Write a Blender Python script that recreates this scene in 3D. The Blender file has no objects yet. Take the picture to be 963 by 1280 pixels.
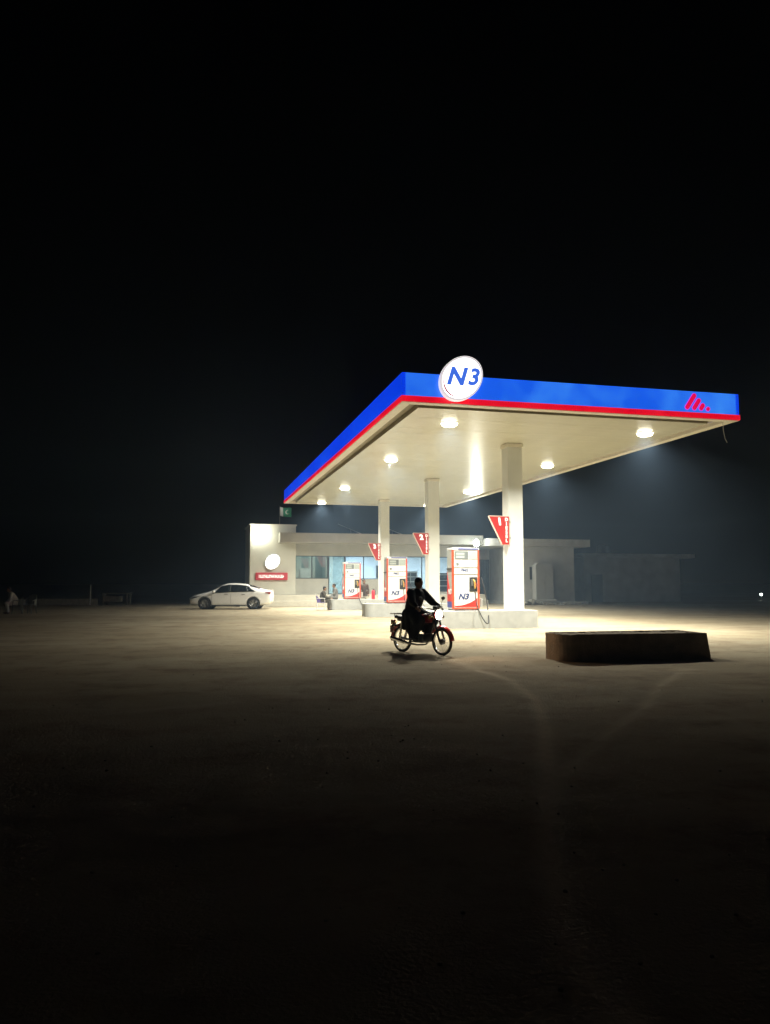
import bpy, bmesh, math, random
from mathutils import Vector, Matrix, Euler
random.seed(7)
R = math.radians
SC = bpy.context.scene
COL = SC.collection

# ------------------------------------------------------------------ camera
CAM_H, F_PX, PITCH, YAW = 1.5, 977.157, 0.0907, 0.2412
cd = bpy.data.cameras.new('camera'); cam = bpy.data.objects.new('camera', cd); COL.objects.link(cam)
cd.sensor_fit = 'HORIZONTAL'; cd.sensor_width = 36.0; cd.lens = F_PX / 963.0 * 36.0
cd.clip_start = 0.05; cd.clip_end = 3000
cam.location = (0, 0, CAM_H)
fwd = Vector((math.sin(YAW)*math.cos(PITCH), math.cos(YAW)*math.cos(PITCH), math.sin(PITCH)))
cam.rotation_euler = fwd.to_track_quat('-Z', 'Y').to_euler()
SC.camera = cam

# ------------------------------------------------------------------ night sky
wd = bpy.data.worlds.new('World'); SC.world = wd; wd.use_nodes = True
nt = wd.node_tree; bg = nt.nodes['Background']
sky = nt.nodes.new('ShaderNodeTexSky'); sky.sky_type = 'NISHITA'; sky.sun_disc = False
sky.sun_elevation = R(-8.0); sky.sun_rotation = R(200)
nt.links.new(sky.outputs[0], bg.inputs[0]); bg.inputs[1].default_value = 0.06

SC.view_settings.view_transform = 'Standard'; SC.view_settings.look = 'None'
SC.view_settings.exposure = 0.0; SC.view_settings.gamma = 1.0; SC.view_settings.use_curve_mapping = False
cy = SC.cycles
cy.use_denoising = True; cy.max_bounces = 5; cy.diffuse_bounces = 4; cy.glossy_bounces = 3
cy.transmission_bounces = 4; cy.transparent_max_bounces = 8; cy.volume_bounces = 1
cy.sample_clamp_indirect = 4.0; cy.caustics_reflective = False; cy.caustics_refractive = False
cy.use_light_tree = True

LAMP_W = 970.0          # each canopy downlight
BULB_W = 170.0          # each bare bulb on the shop front
HAZE = 0.0018

# ------------------------------------------------------------------ materials
def _prin(name):
    m = bpy.data.materials.new(name); m.use_nodes = True
    return m, m.node_tree, m.node_tree.nodes['Principled BSDF']
def mat(name, c, rough=0.6, metal=0.0, var=0.12, scale=6.0, bump=0.0, bscale=40.0, spec=0.5, coat=0.0, stain=None):
    m, t, b = _prin(name)
    b.inputs['Roughness'].default_value = rough; b.inputs['Metallic'].default_value = metal
    b.inputs['Specular IOR Level'].default_value = spec; b.inputs['Coat Weight'].default_value = coat
    tc = t.nodes.new('ShaderNodeTexCoord')
    n = t.nodes.new('ShaderNodeTexNoise'); n.inputs['Scale'].default_value = scale; n.inputs['Detail'].default_value = 6
    t.links.new(tc.outputs['Object'], n.inputs['Vector'])
    mx = t.nodes.new('ShaderNodeMix'); mx.data_type = 'RGBA'
    lo = [v*(1-var) for v in c]; hi = [min(1, v*(1+var)) for v in c]
    if stain: lo = stain
    rp = t.nodes.new('ShaderNodeMapRange'); rp.inputs[1].default_value = 0.3; rp.inputs[2].default_value = 0.7
    t.links.new(n.outputs[0], rp.inputs[0]); t.links.new(rp.outputs[0], mx.inputs[0])
    mx.inputs[6].default_value = (*lo, 1); mx.inputs[7].default_value = (*hi, 1)
    t.links.new(mx.outputs[2], b.inputs['Base Color'])
    if bump:
        n2 = t.nodes.new('ShaderNodeTexNoise'); n2.inputs['Scale'].default_value = bscale; n2.inputs['Detail'].default_value = 5
        t.links.new(tc.outputs['Object'], n2.inputs['Vector'])
        bp = t.nodes.new('ShaderNodeBump'); bp.inputs['Strength'].default_value = bump; bp.inputs['Distance'].default_value = 0.02
        t.links.new(n2.outputs[0], bp.inputs['Height']); t.links.new(bp.outputs[0], b.inputs['Normal'])
    return m
def emit(name, c, s, base=(0.3, 0.3, 0.3), patch=None, pscale=0.6, rough=0.3, light=False):
    """a backlit panel or lamp: glowing colour over an acrylic base"""
    m, t, b = _prin(name)
    b.inputs['Base Color'].default_value = (*base, 1); b.inputs['Roughness'].default_value = rough
    b.inputs['Emission Color'].default_value = (*c, 1); b.inputs['Emission Strength'].default_value = s
    if patch:
        tc = t.nodes.new('ShaderNodeTexCoord'); n = t.nodes.new('ShaderNodeTexNoise')
        n.inputs['Scale'].default_value = pscale; n.inputs['Detail'].default_value = 3
        t.links.new(tc.outputs['Object'], n.inputs['Vector'])
        mx = t.nodes.new('ShaderNodeMix'); mx.data_type = 'RGBA'
        rp = t.nodes.new('ShaderNodeMapRange'); rp.inputs[1].default_value = 0.42; rp.inputs[2].default_value = 0.75
        t.links.new(n.outputs[0], rp.inputs[0]); t.links.new(rp.outputs[0], mx.inputs[0])
        mx.inputs[6].default_value = (*c, 1); mx.inputs[7].default_value = (*patch, 1)
        t.links.new(mx.outputs[2], b.inputs['Emission Color'])
    if not light: m.cycles.emission_sampling = 'NONE'
    return m
def glass(name, tint=(0.8, 0.86, 0.86), refl=0.10, rough=0.02):
    m = bpy.data.materials.new(name); m.use_nodes = True; t = m.node_tree
    t.nodes.remove(t.nodes['Principled BSDF']); out = t.nodes['Material Output']
    tr = t.nodes.new('ShaderNodeBsdfTransparent'); tr.inputs[0].default_value = (*tint, 1)
    gl = t.nodes.new('ShaderNodeBsdfGlossy'); gl.inputs[0].default_value = (0.9, 0.95, 0.95, 1); gl.inputs['Roughness'].default_value = rough
    fr = t.nodes.new('ShaderNodeFresnel'); fr.inputs[0].default_value = 1.5
    ad = t.nodes.new('ShaderNodeMath'); ad.operation = 'ADD'; ad.inputs[1].default_value = refl; ad.use_clamp = True
    t.links.new(fr.outputs[0], ad.inputs[0])
    mx = t.nodes.new('ShaderNodeMixShader')
    t.links.new(ad.outputs[0], mx.inputs[0]); t.links.new(tr.outputs[0], mx.inputs[1]); t.links.new(gl.outputs[0], mx.inputs[2])
    t.links.new(mx.outputs[0], out.inputs[0]); return m

M = {}
M['steel_white'] = mat('steel_white', (0.78, 0.77, 0.72), 0.45, var=0.05, scale=3)
M['soffit'] = mat('soffit_metal', (0.63, 0.625, 0.52), 0.26, var=0.04, scale=1.5, spec=0.5)
M['trim'] = mat('canopy_trim', (0.74, 0.70, 0.60), 0.45, var=0.06, scale=3)
M['groove_shade'] = mat('canopy_groove_shade', (0.30, 0.27, 0.20), 0.7, var=0.1, scale=3)  # dark tone stands in for shade inside the soffit recess
M['roofdeck'] = mat('roof_deck', (0.22, 0.22, 0.23), 0.7, var=0.15)
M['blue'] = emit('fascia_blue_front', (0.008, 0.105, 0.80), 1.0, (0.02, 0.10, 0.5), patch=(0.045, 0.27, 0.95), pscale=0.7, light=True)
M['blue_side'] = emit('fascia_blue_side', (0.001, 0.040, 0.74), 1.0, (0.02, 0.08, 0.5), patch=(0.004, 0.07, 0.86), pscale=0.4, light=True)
M['red'] = emit('fascia_red', (0.72, 0.002, 0.018), 1.0, (0.5, 0.01, 0.02), patch=(0.86, 0.01, 0.03), pscale=1.2, light=True)
M['logo_red'] = emit('logo_red', (0.80, 0.004, 0.06), 1.0, (0.5, 0.01, 0.02))
M['logo_edge'] = emit('logo_edge', (0.62, 0.03, 0.75), 1.0, (0.4, 0.02, 0.4))
M['disc_white'] = emit('disc_white', (1.0, 0.98, 1.0), 2.6, (0.8, 0.8, 0.8), light=True)
M['disc_rim'] = emit('disc_rim', (1.0, 0.93, 0.95), 0.72, (0.8, 0.8, 0.8))
M['disc_blue'] = emit('disc_blue', (0.05, 0.16, 0.78), 1.0, (0.05, 0.1, 0.5))
M['disc_arc'] = emit('disc_arc', (0.30, 0.03, 0.05), 1.0, (0.5, 0.02, 0.03))
M['diffuser'] = emit('lamp_diffuser', (1.0, 0.93, 0.72), 9.0, (0.8, 0.8, 0.75))
M['bulb'] = emit('bulb_glass', (0.90, 1.0, 0.97), 60.0, (0.8, 0.8, 0.8))
M['concrete'] = mat('island_concrete', (0.40, 0.41, 0.395), 0.8, var=0.10, scale=4, bump=0.25, bscale=50)
M['block'] = mat('block_concrete', (0.23, 0.18, 0.13), 0.9, var=0.25, scale=5, bump=0.6, bscale=30)
M['soil'] = mat('soil', (0.20, 0.16, 0.11), 0.95, var=0.3, scale=8, bump=0.8, bscale=25)
M['column'] = mat('column_paint', (0.64, 0.65, 0.62), 0.5, var=0.04, scale=2)
M['tower'] = mat('tower_plaster', (0.60, 0.59, 0.50), 0.75, var=0.06, scale=1.2, bump=0.15, bscale=60)
M['wall'] = mat('shop_wall_plaster', (0.47, 0.46, 0.40), 0.8, var=0.08, scale=1.2, bump=0.15, bscale=60)
M['slab'] = mat('slab_plaster', (0.46, 0.44, 0.37), 0.8, var=0.08, scale=1.5, bump=0.15, bscale=60)
M['slab2'] = mat('raw_slab', (0.58, 0.58, 0.54), 0.85, var=0.12, scale=1.5, bump=0.3, bscale=40)
M['rawwall'] = mat('raw_wall', (0.52, 0.52, 0.49), 0.85, var=0.14, scale=1.2, bump=0.3, bscale=40)
M['plinth'] = mat('plinth_tile', (0.52, 0.49, 0.40), 0.5, var=0.08, scale=3)
M['frame'] = mat('window_frame', (0.045, 0.05, 0.05), 0.4, 0.6, var=0.1)
M['pane'] = glass('shop_pane', (0.84, 0.90, 0.92), 0.03)
M['pane_tint'] = glass('tinted_pane', (0.58, 0.66, 0.63), 0.05)
M['frost'] = mat('frosted_panel', (0.33, 0.38, 0.35), 0.25, var=0.06, scale=2)
M['room'] = mat('room_wall', (0.62, 0.70, 0.76), 0.8, var=0.05, scale=1)
M['room_dim'] = mat('dim_room_wall', (0.42, 0.45, 0.44), 0.8, var=0.05, scale=1)
M['tube_lamp'] = emit('tube_lamp', (0.80, 0.90, 1.0), 8.0, (0.8, 0.8, 0.8))
M['white'] = mat('white_enamel', (0.78, 0.79, 0.79), 0.35, var=0.03, scale=3)
M['pump_grey'] = mat('pump_side_grey', (0.42, 0.43, 0.40), 0.45, var=0.06, scale=3)
M['pump_orange'] = mat('pump_orange', (0.72, 0.085, 0.03), 0.4, var=0.06, scale=4)
M['pump_red'] = mat('pump_red', (0.62, 0.04, 0.03), 0.4, var=0.06, scale=4)
M['pump_blue'] = mat('pump_blue', (0.06, 0.08, 0.30), 0.4, var=0.06, scale=4)
M['navy'] = mat('navy_print', (0.03, 0.05, 0.16), 0.5, var=0.05)
M['dark'] = mat('dark_plastic', (0.035, 0.037, 0.036), 0.5, var=0.2)
M['screen'] = mat('display_grey', (0.17, 0.19, 0.19), 0.15, var=0.1, scale=12)
M['lcd'] = mat('display_lcd', (0.40, 0.44, 0.42), 0.2, var=0.05)
M['rubber'] = mat('hose_rubber', (0.02, 0.02, 0.02), 0.55, var=0.2)
M['brass'] = mat('nozzle_brass', (0.62, 0.40, 0.10), 0.4, 0.4, var=0.1)
M['sign_red'] = mat('sign_red', (0.42, 0.025, 0.022), 0.4, var=0.06, scale=4)
M['sign_lit'] = emit('sign_lettering', (1.0, 0.95, 0.90), 0.75, (0.85, 0.83, 0.8))
M['sign_edge'] = mat('sign_edge', (0.70, 0.55, 0.46), 0.4, var=0.05)
M['box_red'] = emit('lightbox_red', (0.42, 0.02, 0.03), 0.35, (0.45, 0.04, 0.05))
M['ext_red'] = mat('extinguisher_red', (0.55, 0.03, 0.05), 0.35, var=0.05)
M['metal'] = mat('grey_metal', (0.35, 0.35, 0.35), 0.4, 0.8, var=0.1)
M['galv'] = mat('galvanised_rod', (0.55, 0.56, 0.55), 0.45, 0.5, var=0.1)
M['chrome'] = mat('chrome', (0.75, 0.75, 0.75), 0.15, 1.0, var=0.03)
M['car'] = mat('car_paint_white', (0.86, 0.86, 0.84), 0.25, var=0.02, scale=1, coat=0.6)
M['car_glass'] = mat('car_glass', (0.012, 0.016, 0.018), 0.06, var=0.1, spec=0.6)
M['tyre'] = mat('tyre_rubber', (0.022, 0.022, 0.022), 0.75, var=0.2)
M['rim'] = mat('alloy_rim', (0.42, 0.42, 0.42), 0.3, 0.8, var=0.05)
M['tail'] = mat('tail_lamp', (0.30, 0.03, 0.03), 0.2, var=0.1)
M['lampglass'] = mat('lamp_glass', (0.10, 0.11, 0.12), 0.1, var=0.2)
M['bike_red'] = mat('bike_red', (0.45, 0.02, 0.02), 0.3, var=0.05, coat=0.4)
M['bike_black'] = mat('bike_black', (0.015, 0.015, 0.015), 0.45, var=0.2)
M['engine'] = mat('engine_alloy', (0.25, 0.25, 0.25), 0.45, 0.7, var=0.15)
M['headlight'] = emit('headlight_glass', (1.0, 0.94, 0.86), 40.0, (0.8, 0.8, 0.8))
M['skin'] = mat('skin', (0.26, 0.15, 0.09), 0.55, var=0.06, scale=8)
M['hair'] = mat('hair_black', (0.012, 0.010, 0.009), 0.6, var=0.3, scale=40)
M['cloth_black'] = mat('cloth_black', (0.012, 0.012, 0.013), 0.9, var=0.25, scale=10, bump=0.3, bscale=20)
M['cloth_olive'] = mat('cloth_olive', (0.065, 0.058, 0.042), 0.9, var=0.15, scale=10, bump=0.3, bscale=20)
M['cloth_grey'] = mat('cloth_grey', (0.17, 0.17, 0.16), 0.9, var=0.12, scale=10, bump=0.3, bscale=20)
M['cloth_brown'] = mat('cloth_brown', (0.10, 0.066, 0.05), 0.9, var=0.12, scale=10, bump=0.3, bscale=20)
M['cloth_beige'] = mat('cloth_beige', (0.50, 0.47, 0.38), 0.9, var=0.08, scale=10, bump=0.3, bscale=20)
M['cloth_white'] = mat('cloth_white', (0.66, 0.65, 0.60), 0.9, var=0.06, scale=10, bump=0.3, bscale=20)
M['leather'] = mat('shoe_leather', (0.03, 0.022, 0.018), 0.5, var=0.2)
M['chair_blue'] = mat('chair_purple', (0.10, 0.07, 0.24), 0.45, var=0.06)
M['chair_white'] = mat('chair_white', (0.66, 0.66, 0.66), 0.45, var=0.04)
M['chair_dark'] = mat('chair_dark', (0.13, 0.14, 0.12), 0.5, var=0.1)
M['wood'] = mat('old_wood', (0.20, 0.16, 0.11), 0.8, var=0.25, scale=8, bump=0.3)
M['brick'] = mat('old_brick', (0.30, 0.27, 0.21), 0.9, var=0.2, scale=5, bump=0.4)
M['tank'] = mat('water_tank', (0.10, 0.11, 0.13), 0.6, var=0.1)
M['flag_green'] = mat('flag_green', (0.02, 0.24, 0.13), 0.8, var=0.12, scale=5)
M['flag_white'] = mat('flag_white', (0.72, 0.74, 0.72), 0.8, var=0.05)
M['cabinet'] = mat('cabinet_paint', (0.46, 0.46, 0.43), 0.5, var=0.08, scale=2)
M['shutter'] = mat('shutter_steel', (0.12, 0.14, 0.15), 0.5, 0.3, var=0.12, scale=2)
M['rubble'] = mat('rubble', (0.30, 0.28, 0.22), 0.95, var=0.3, scale=6, bump=0.5)
M['far_lamp'] = emit('far_lamp', (0.95, 1.0, 0.95), 30.0, (0.8, 0.8, 0.8))

# ------------------------------------------------------------------ mesh helpers
class MB:
    def __init__(s): s.v = []; s.f = []
    def add(s, vs, fs):
        o = len(s.v); s.v += [tuple(p) for p in vs]; s.f += [tuple(i+o for i in f) for f in fs]; return s
    def box(s, a, b):
        (x0, y0, z0), (x1, y1, z1) = a, b
        return s.add([(x0,y0,z0),(x1,y0,z0),(x1,y1,z0),(x0,y1,z0),(x0,y0,z1),(x1,y0,z1),(x1,y1,z1),(x0,y1,z1)],
                     [(3,2,1,0),(4,5,6,7),(0,1,5,4),(1,2,6,5),(2,3,7,6),(3,0,4,7)])
    def prism(s, pts, lo, hi, axis='y'):
        """outline pts (u,v) swept along an axis: y -> (u,lo..hi,v), z -> (u,v,lo..hi), x -> (lo..hi,u,v)"""
        n = len(pts)
        P = {'y': lambda u, v, w: (u, w, v), 'z': lambda u, v, w: (u, v, w), 'x': lambda u, v, w: (w, u, v)}[axis]
        vs = [P(u, v, lo) for u, v in pts] + [P(u, v, hi) for u, v in pts]
        fs = [tuple(range(n)), tuple(range(2*n-1, n-1, -1))] + [(i, i+n, (i+1) % n + n, (i+1) % n) for i in range(n)]
        return s.add(vs, fs)
    def cone(s, p0, r0, p1, r1, seg=12, caps=True):
        p0, p1 = Vector(p0), Vector(p1); d = (p1-p0).normalized()
        u = d.orthogonal().normalized(); w = d.cross(u)
        vs = []
        for p, r in ((p0, r0), (p1, r1)):
            vs += [p + (u*math.cos(2*math.pi*k/seg) + w*math.sin(2*math.pi*k/seg))*r for k in range(seg)]
        fs = [(k, (k+1) % seg, (k+1) % seg+seg, k+seg) for k in range(seg)]
        if caps: fs += [tuple(range(seg-1, -1, -1)), tuple(range(seg, 2*seg))]
        return s.add(vs, fs)
    def cyl(s, p0, p1, r, seg=12): return s.cone(p0, r, p1, r, seg)
    def tube(s, pts, r, seg=8):
        pts = [Vector(p) for p in pts]; n = len(pts); vs = []; ref = None
        rr = r if isinstance(r, (list, tuple)) else [r]*n
        for i, p in enumerate(pts):
            d = (pts[min(i+1, n-1)] - pts[max(i-1, 0)]).normalized()
            u = d.orthogonal().normalized() if ref is None else (ref - d*ref.dot(d)).normalized()
            ref = u; w = d.cross(u)
            vs += [p + (u*math.cos(2*math.pi*k/seg) + w*math.sin(2*math.pi*k/seg))*rr[i] for k in range(seg)]
        fs = [(i*seg+k, i*seg+(k+1) % seg, (i+1)*seg+(k+1) % seg, (i+1)*seg+k) for i in range(n-1) for k in range(seg)]
        fs += [tuple(range(seg-1, -1, -1)), tuple(range((n-1)*seg, n*seg))]
        return s.add(vs, fs)
    def lathe(s, prof, c=(0,0,0), axis='z', seg=24):
        """profile (r, h) about an axis through c"""
        c = Vector(c); vs = []; n = len(prof)
        for k in range(seg):
            a = 2*math.pi*k/seg; ca, sa = math.cos(a), math.sin(a)
            for r, h in prof:
                q = {'z': (r*ca, r*sa, h), 'y': (r*ca, h, r*sa), 'x': (h, r*ca, r*sa)}[axis]
                vs.append(c + Vector(q))
        fs = [(k*n+i, k*n+i+1, ((k+1) % seg)*n+i+1, ((k+1) % seg)*n+i) for k in range(seg) for i in range(n-1)]
        return s.add(vs, fs)
    def ball(s, c, r, seg=12, rings=8):
        c = Vector(c); rx, ry, rz = r if isinstance(r, (tuple, list)) else (r, r, r)
        vs = [c+Vector((0,0,rz))]
        for i in range(1, rings):
            t = math.pi*i/rings
            vs += [c+Vector((rx*math.sin(t)*math.cos(2*math.pi*k/seg), ry*math.sin(t)*math.sin(2*math.pi*k/seg), rz*math.cos(t))) for k in range(seg)]
        vs.append(c-Vector((0,0,rz))); L = len(vs)-1
        fs = [(0, 1+k, 1+(k+1) % seg) for k in range(seg)]
        for i in range(rings-2):
            fs += [(1+i*seg+k, 1+(i+1)*seg+k, 1+(i+1)*seg+(k+1) % seg, 1+i*seg+(k+1) % seg) for k in range(seg)]
        o = 1+(rings-2)*seg
        fs += [(o+(k+1) % seg, o+k, L) for k in range(seg)]
        return s.add(vs, fs)
    def mesh(s, name, smooth=False):
        me = bpy.data.meshes.new(name); me.from_pydata(s.v, [], s.f)
        bm = bmesh.new(); bm.from_mesh(me); bmesh.ops.recalc_face_normals(bm, faces=bm.faces); bm.to_mesh(me); bm.free()
        if smooth:
            me.polygons.foreach_set('use_smooth', [True]*len(me.polygons))
        return me
    def build(s, name, m, parent=None, smooth=False, bevel=0.0, sharp=40):
        me = s.mesh(name, smooth); o = bpy.data.objects.new(name, me); COL.objects.link(o)
        me.materials.append(m); o.parent = parent
        if smooth: me.set_sharp_from_angle(angle=R(sharp))
        if bevel:
            b = o.modifiers.new('bevel', 'BEVEL'); b.width = bevel; b.segments = 2; b.limit_method = 'ANGLE'
        return o
def tag(o, label=None, cat=None, group=None, kind=None):
    if label: o['label'] = label
    if cat: o['category'] = cat
    if group: o['group'] = group
    if kind: o['kind'] = kind
    return o
def empty(name, loc, rz=0.0, label=None, cat=None, group=None):
    o = bpy.data.objects.new(name, None); COL.objects.link(o); o.location = loc; o.rotation_euler = (0, 0, rz)
    o.empty_display_size = 0.2
    return tag(o, label, cat, group)
def copy_tree(o, parent=None):
    c = o.copy(); COL.objects.link(c); c.parent = parent
    for ch in list(o.children): copy_tree(ch, c)
    return c
def baked(o, name, m, parent=None, smooth=True):
    """evaluate an object's modifiers into a plain mesh object"""
    dg = bpy.context.evaluated_depsgraph_get(); dg.update()
    me = bpy.data.meshes.new_from_object(o.evaluated_get(dg)); me.name = name
    bpy.data.objects.remove(o)
    n = bpy.data.objects.new(name, me); COL.objects.link(n); n.parent = parent
    me.materials.clear(); me.materials.append(m)
    if smooth: me.polygons.foreach_set('use_smooth', [True]*len(me.polygons))
    return n
def text(name, body, size, m, parent, loc, rot=(R(90),0,0), extrude=0.004, shear=0.0, offset=0.0, sx=1.0, spacing=1.0, align='CENTER'):
    cu = bpy.data.curves.new(name, 'FONT'); cu.body = body; cu.size = size; cu.extrude = extrude
    cu.shear = shear; cu.offset = offset; cu.align_x = align; cu.align_y = 'CENTER'; cu.space_character = spacing
    cu.resolution_u = 3
    o = bpy.data.objects.new(name, cu); COL.objects.link(o)
    n = baked(o, name, m, parent, False)
    n.data.transform(Matrix.Translation(loc) @ Euler(rot).to_matrix().to_4x4() @ Matrix.Diagonal((sx, 1, 1, 1)))
    return n
def lamp(name, kind, loc, energy, color, parent=None, **kw):
    d = bpy.data.lights.new(name, kind); d.energy = energy; d.color = color
    for k, v in kw.items(): setattr(d, k, v)
    o = bpy.data.objects.new(name, d); COL.objects.link(o); o.location = loc; o.parent = parent
    return o

# ================================================================== GROUND
def axis_vals(segs):
    out = []
    for a, b, st in segs:
        n = max(1, round((b-a)/st)); out += [a+(b-a)*i/n for i in range(n)]
    return out + [segs[-1][1]]
TRACKS = [[(4.9,13.0),(4.85,11.49),(4.4,9.6),(3.68,7.86),(2.84,6.02),(2.01,4.24),(1.63,3.27),(1.49,2.6),(1.4,1.8)],
          [(8.6,12.4),(7.01,10.73),(5.4,8.7),(4.11,7.29),(2.97,5.99),(2.2,4.6)],
          [(-16,38.0),(-6,33),(2,28),(5.5,21),(4.95,13.4)],
          [(-3,9.0),(1.0,10.5),(6.0,10.4),(13,8.6)]]
def seg_d(p, a, b):
    ax, ay = a; bx, by = b; dx, dy = bx-ax, by-ay
    t = max(0, min(1, ((p[0]-ax)*dx+(p[1]-ay)*dy)/(dx*dx+dy*dy)))
    return math.hypot(p[0]-ax-t*dx, p[1]-ay-t*dy)
def ground():
    xs = axis_vals([(-900,-100,200),(-100,-20,8),(-20,-1,0.8),(-1,8,0.12),(8,24,0.5),(24,60,2),(60,140,10),(140,900,190)])
    ys = axis_vals([(-60,0,10),(0,2.4,0.4),(2.4,13,0.12),(13,20,0.3),(20,62,0.9),(62,140,8),(140,900,190)])
    from mathutils import noise
    vs, tr = [], []
    for y in ys:
        for x in xs:
            z = 0.0
            if -25 < x < 60 and -5 < y < 70:
                z = 0.016*noise.noise((x*0.5, y*0.5, 0)) + 0.014*noise.noise((x*1.3, y*1.3, 3)) + 0.008*noise.noise((x*3.1, y*3.1, 8))
            t = 0.0
            if -20 < x < 14 and 1.5 < y < 40:
                for k, pl in enumerate(TRACKS):
                    d = min(seg_d((x, y), pl[i], pl[i+1]) for i in range(len(pl)-1))
                    w = (0.075, 0.07, 0.16, 0.12)[k]
                    t = max(t, (0.95, 0.5, 0.35, 0.2)[k]*math.exp(-(d/w)**2))
                z -= 0.012*t
            vs.append((x, y, z-0.012)); tr.append(t)
    nx = len(xs)
    fs = [(j*nx+i, j*nx+i+1, (j+1)*nx+i+1, (j+1)*nx+i) for j in range(len(ys)-1) for i in range(nx-1)]
    me = bpy.data.meshes.new('ground'); me.from_pydata(vs, [], fs)
    at = me.attributes.new('track', 'FLOAT', 'POINT'); at.data.foreach_set('value', tr)
    me.polygons.foreach_set('use_smooth', [True]*len(me.polygons))
    m, t, b = _prin('dirt'); N = t.nodes.new; L = t.links.new
    b.inputs['Roughness'].default_value = 0.95; b.inputs['Specular IOR Level'].default_value = 0.15
    tc = N('ShaderNodeTexCoord')
    def noise_n(sc, det, vec=None, rough=0.6):
        n = N('ShaderNodeTexNoise'); n.inputs['Scale'].default_value = sc; n.inputs['Detail'].default_value = det
        n.inputs['Roughness'].default_value = rough; L(vec or tc.outputs['Object'], n.inputs['Vector']); return n.outputs[0]
    def mix(f, a, c):
        x = N('ShaderNodeMix'); x.data_type = 'RGBA'
        L(f, x.inputs[0])
        for i, s in ((6, a), (7, c)):
            if isinstance(s, tuple): x.inputs[i].default_value = (*s, 1)
            else: L(s, x.inputs[i])
        return x.outputs[2]
    def rng(f, a, c, lo=0.0, hi=1.0):
        r = N('ShaderNodeMapRange'); r.inputs[1].default_value = a; r.inputs[2].default_value = c
        r.inputs[3].default_value = lo; r.inputs[4].default_value = hi; L(f, r.inputs[0]); return r.outputs[0]
    mp = N('ShaderNodeMapping'); mp.inputs['Scale'].default_value = (0.16, 0.9, 1); mp.inputs['Rotation'].default_value = (0, 0, R(12))
    L(tc.outputs['Object'], mp.inputs['Vector'])
    streak = noise_n(0.9, 5, mp.outputs[0])
    c1 = mix(rng(noise_n(0.12, 5), 0.35, 0.68), (0.300, 0.253, 0.168), (0.430, 0.380, 0.272))
    c2 = mix(rng(streak, 0.42, 0.66, 0, 0.40), c1, (0.215, 0.160, 0.105))
    c3 = mix(rng(noise_n(1.1, 9, rough=0.72), 0.50, 0.68, 0, 0.75), c2, (0.180, 0.125, 0.08))
    c4 = mix(rng(noise_n(28, 4), 0.6, 0.72, 0, 0.5), c3, (0.40, 0.34, 0.25))
    a = N('ShaderNodeAttribute'); a.attribute_name = 'track'
    c5 = mix(a.outputs['Fac'], c4, (0.56, 0.48, 0.35))
    L(c5, b.inputs['Base Color'])
    bp = N('ShaderNodeBump'); bp.inputs['Strength'].default_value = 0.35; bp.inputs['Distance'].default_value = 0.05
    ad = N('ShaderNodeMath'); ad.operation = 'ADD'
    L(noise_n(5, 10, rough=0.7), ad.inputs[0]); L(rng(noise_n(40, 3), 0.3, 0.7, 0, 0.25), ad.inputs[1])
    L(ad.outputs[0], bp.inputs['Height']); L(bp.outputs[0], b.inputs['Normal'])
    me.materials.append(m)
    o = bpy.data.objects.new('ground', me); COL.objects.link(o); tag(o, kind='structure'); return o
ground()

# ================================================================== CANOPY
X0, X1, Y0, Y1, ZS, ZT = 5.37, 15.86, 19.91, 47.75, 6.36, 7.16
XC = 10.82
COLY = (25.33, 34.78, 44.27)
canopy = empty('fuel_canopy', (XC, COLY[1], 0), 0, 'large flat petrol station canopy with glowing blue and red fascia on three white columns', 'canopy')
def C(x, y, z): return (x-XC, y-COLY[1], z)
def cbox(mb, a, b): return mb.box(C(*a), C(*b))
ZR = 6.53
T = 0.10
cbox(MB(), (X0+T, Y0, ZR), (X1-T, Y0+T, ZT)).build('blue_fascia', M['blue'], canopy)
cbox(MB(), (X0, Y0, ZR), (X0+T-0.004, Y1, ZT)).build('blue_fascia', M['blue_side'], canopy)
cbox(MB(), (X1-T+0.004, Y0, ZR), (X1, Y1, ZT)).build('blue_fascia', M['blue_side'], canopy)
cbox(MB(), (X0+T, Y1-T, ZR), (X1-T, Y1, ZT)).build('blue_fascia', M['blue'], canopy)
for a, b in (((X0+T, Y0-0.02, ZS+0.015), (X1-T, Y0+T, ZR-0.004)), ((X0-0.02, Y0-0.02, ZS+0.015), (X0+T-0.004, Y1+0.02, ZR-0.004)),
             ((X1-T+0.004, Y0-0.02, ZS+0.015), (X1+0.02, Y1+0.02, ZR-0.004)), ((X0+T, Y1-T, ZS+0.015), (X1-T, Y1+0.02, ZR-0.004))):
    cbox(MB(), a, b).build('red_stripe', M['red'], canopy)
# soffit edge trim, recess, panels
BW, GW = 0.28, 0.36
def ring(o, w, z0, z1, name, m):
    mb = MB(); x0, x1, y0, y1 = X0+o, X1-o, Y0+o, Y1-o
    cbox(mb, (x0, y0, z0), (x1, y0+w, z1)); cbox(mb, (x0, y1-w, z0), (x1, y1, z1))
    cbox(mb, (x0, y0+w, z0), (x0+w, y1-w, z1)); cbox(mb, (x1-w, y0+w, z0), (x1, y1-w, z1))
    return mb.build(name, m, canopy)
ring(0.0, BW, ZS-0.005, ZS+0.012, 'edge_trim', M['trim'])
ring(BW, GW, ZS+0.13, ZS+0.15, 'recess_channel', M['groove_shade'])
ring(BW-0.02, 0.018, ZS+0.0125, ZS+0.128, 'channel_side', M['trim'])
ring(BW+GW-0.004, 0.003, ZS+0.004, ZS+0.128, 'channel_side', M['groove_shade'])  # far recess wall coloured dark so the channel looks shaded
pi = BW+GW
NP = 66
pw = (Y1-Y0-2*pi)/NP
pm = MB(); hw = (X1-X0)/2-pi
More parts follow.
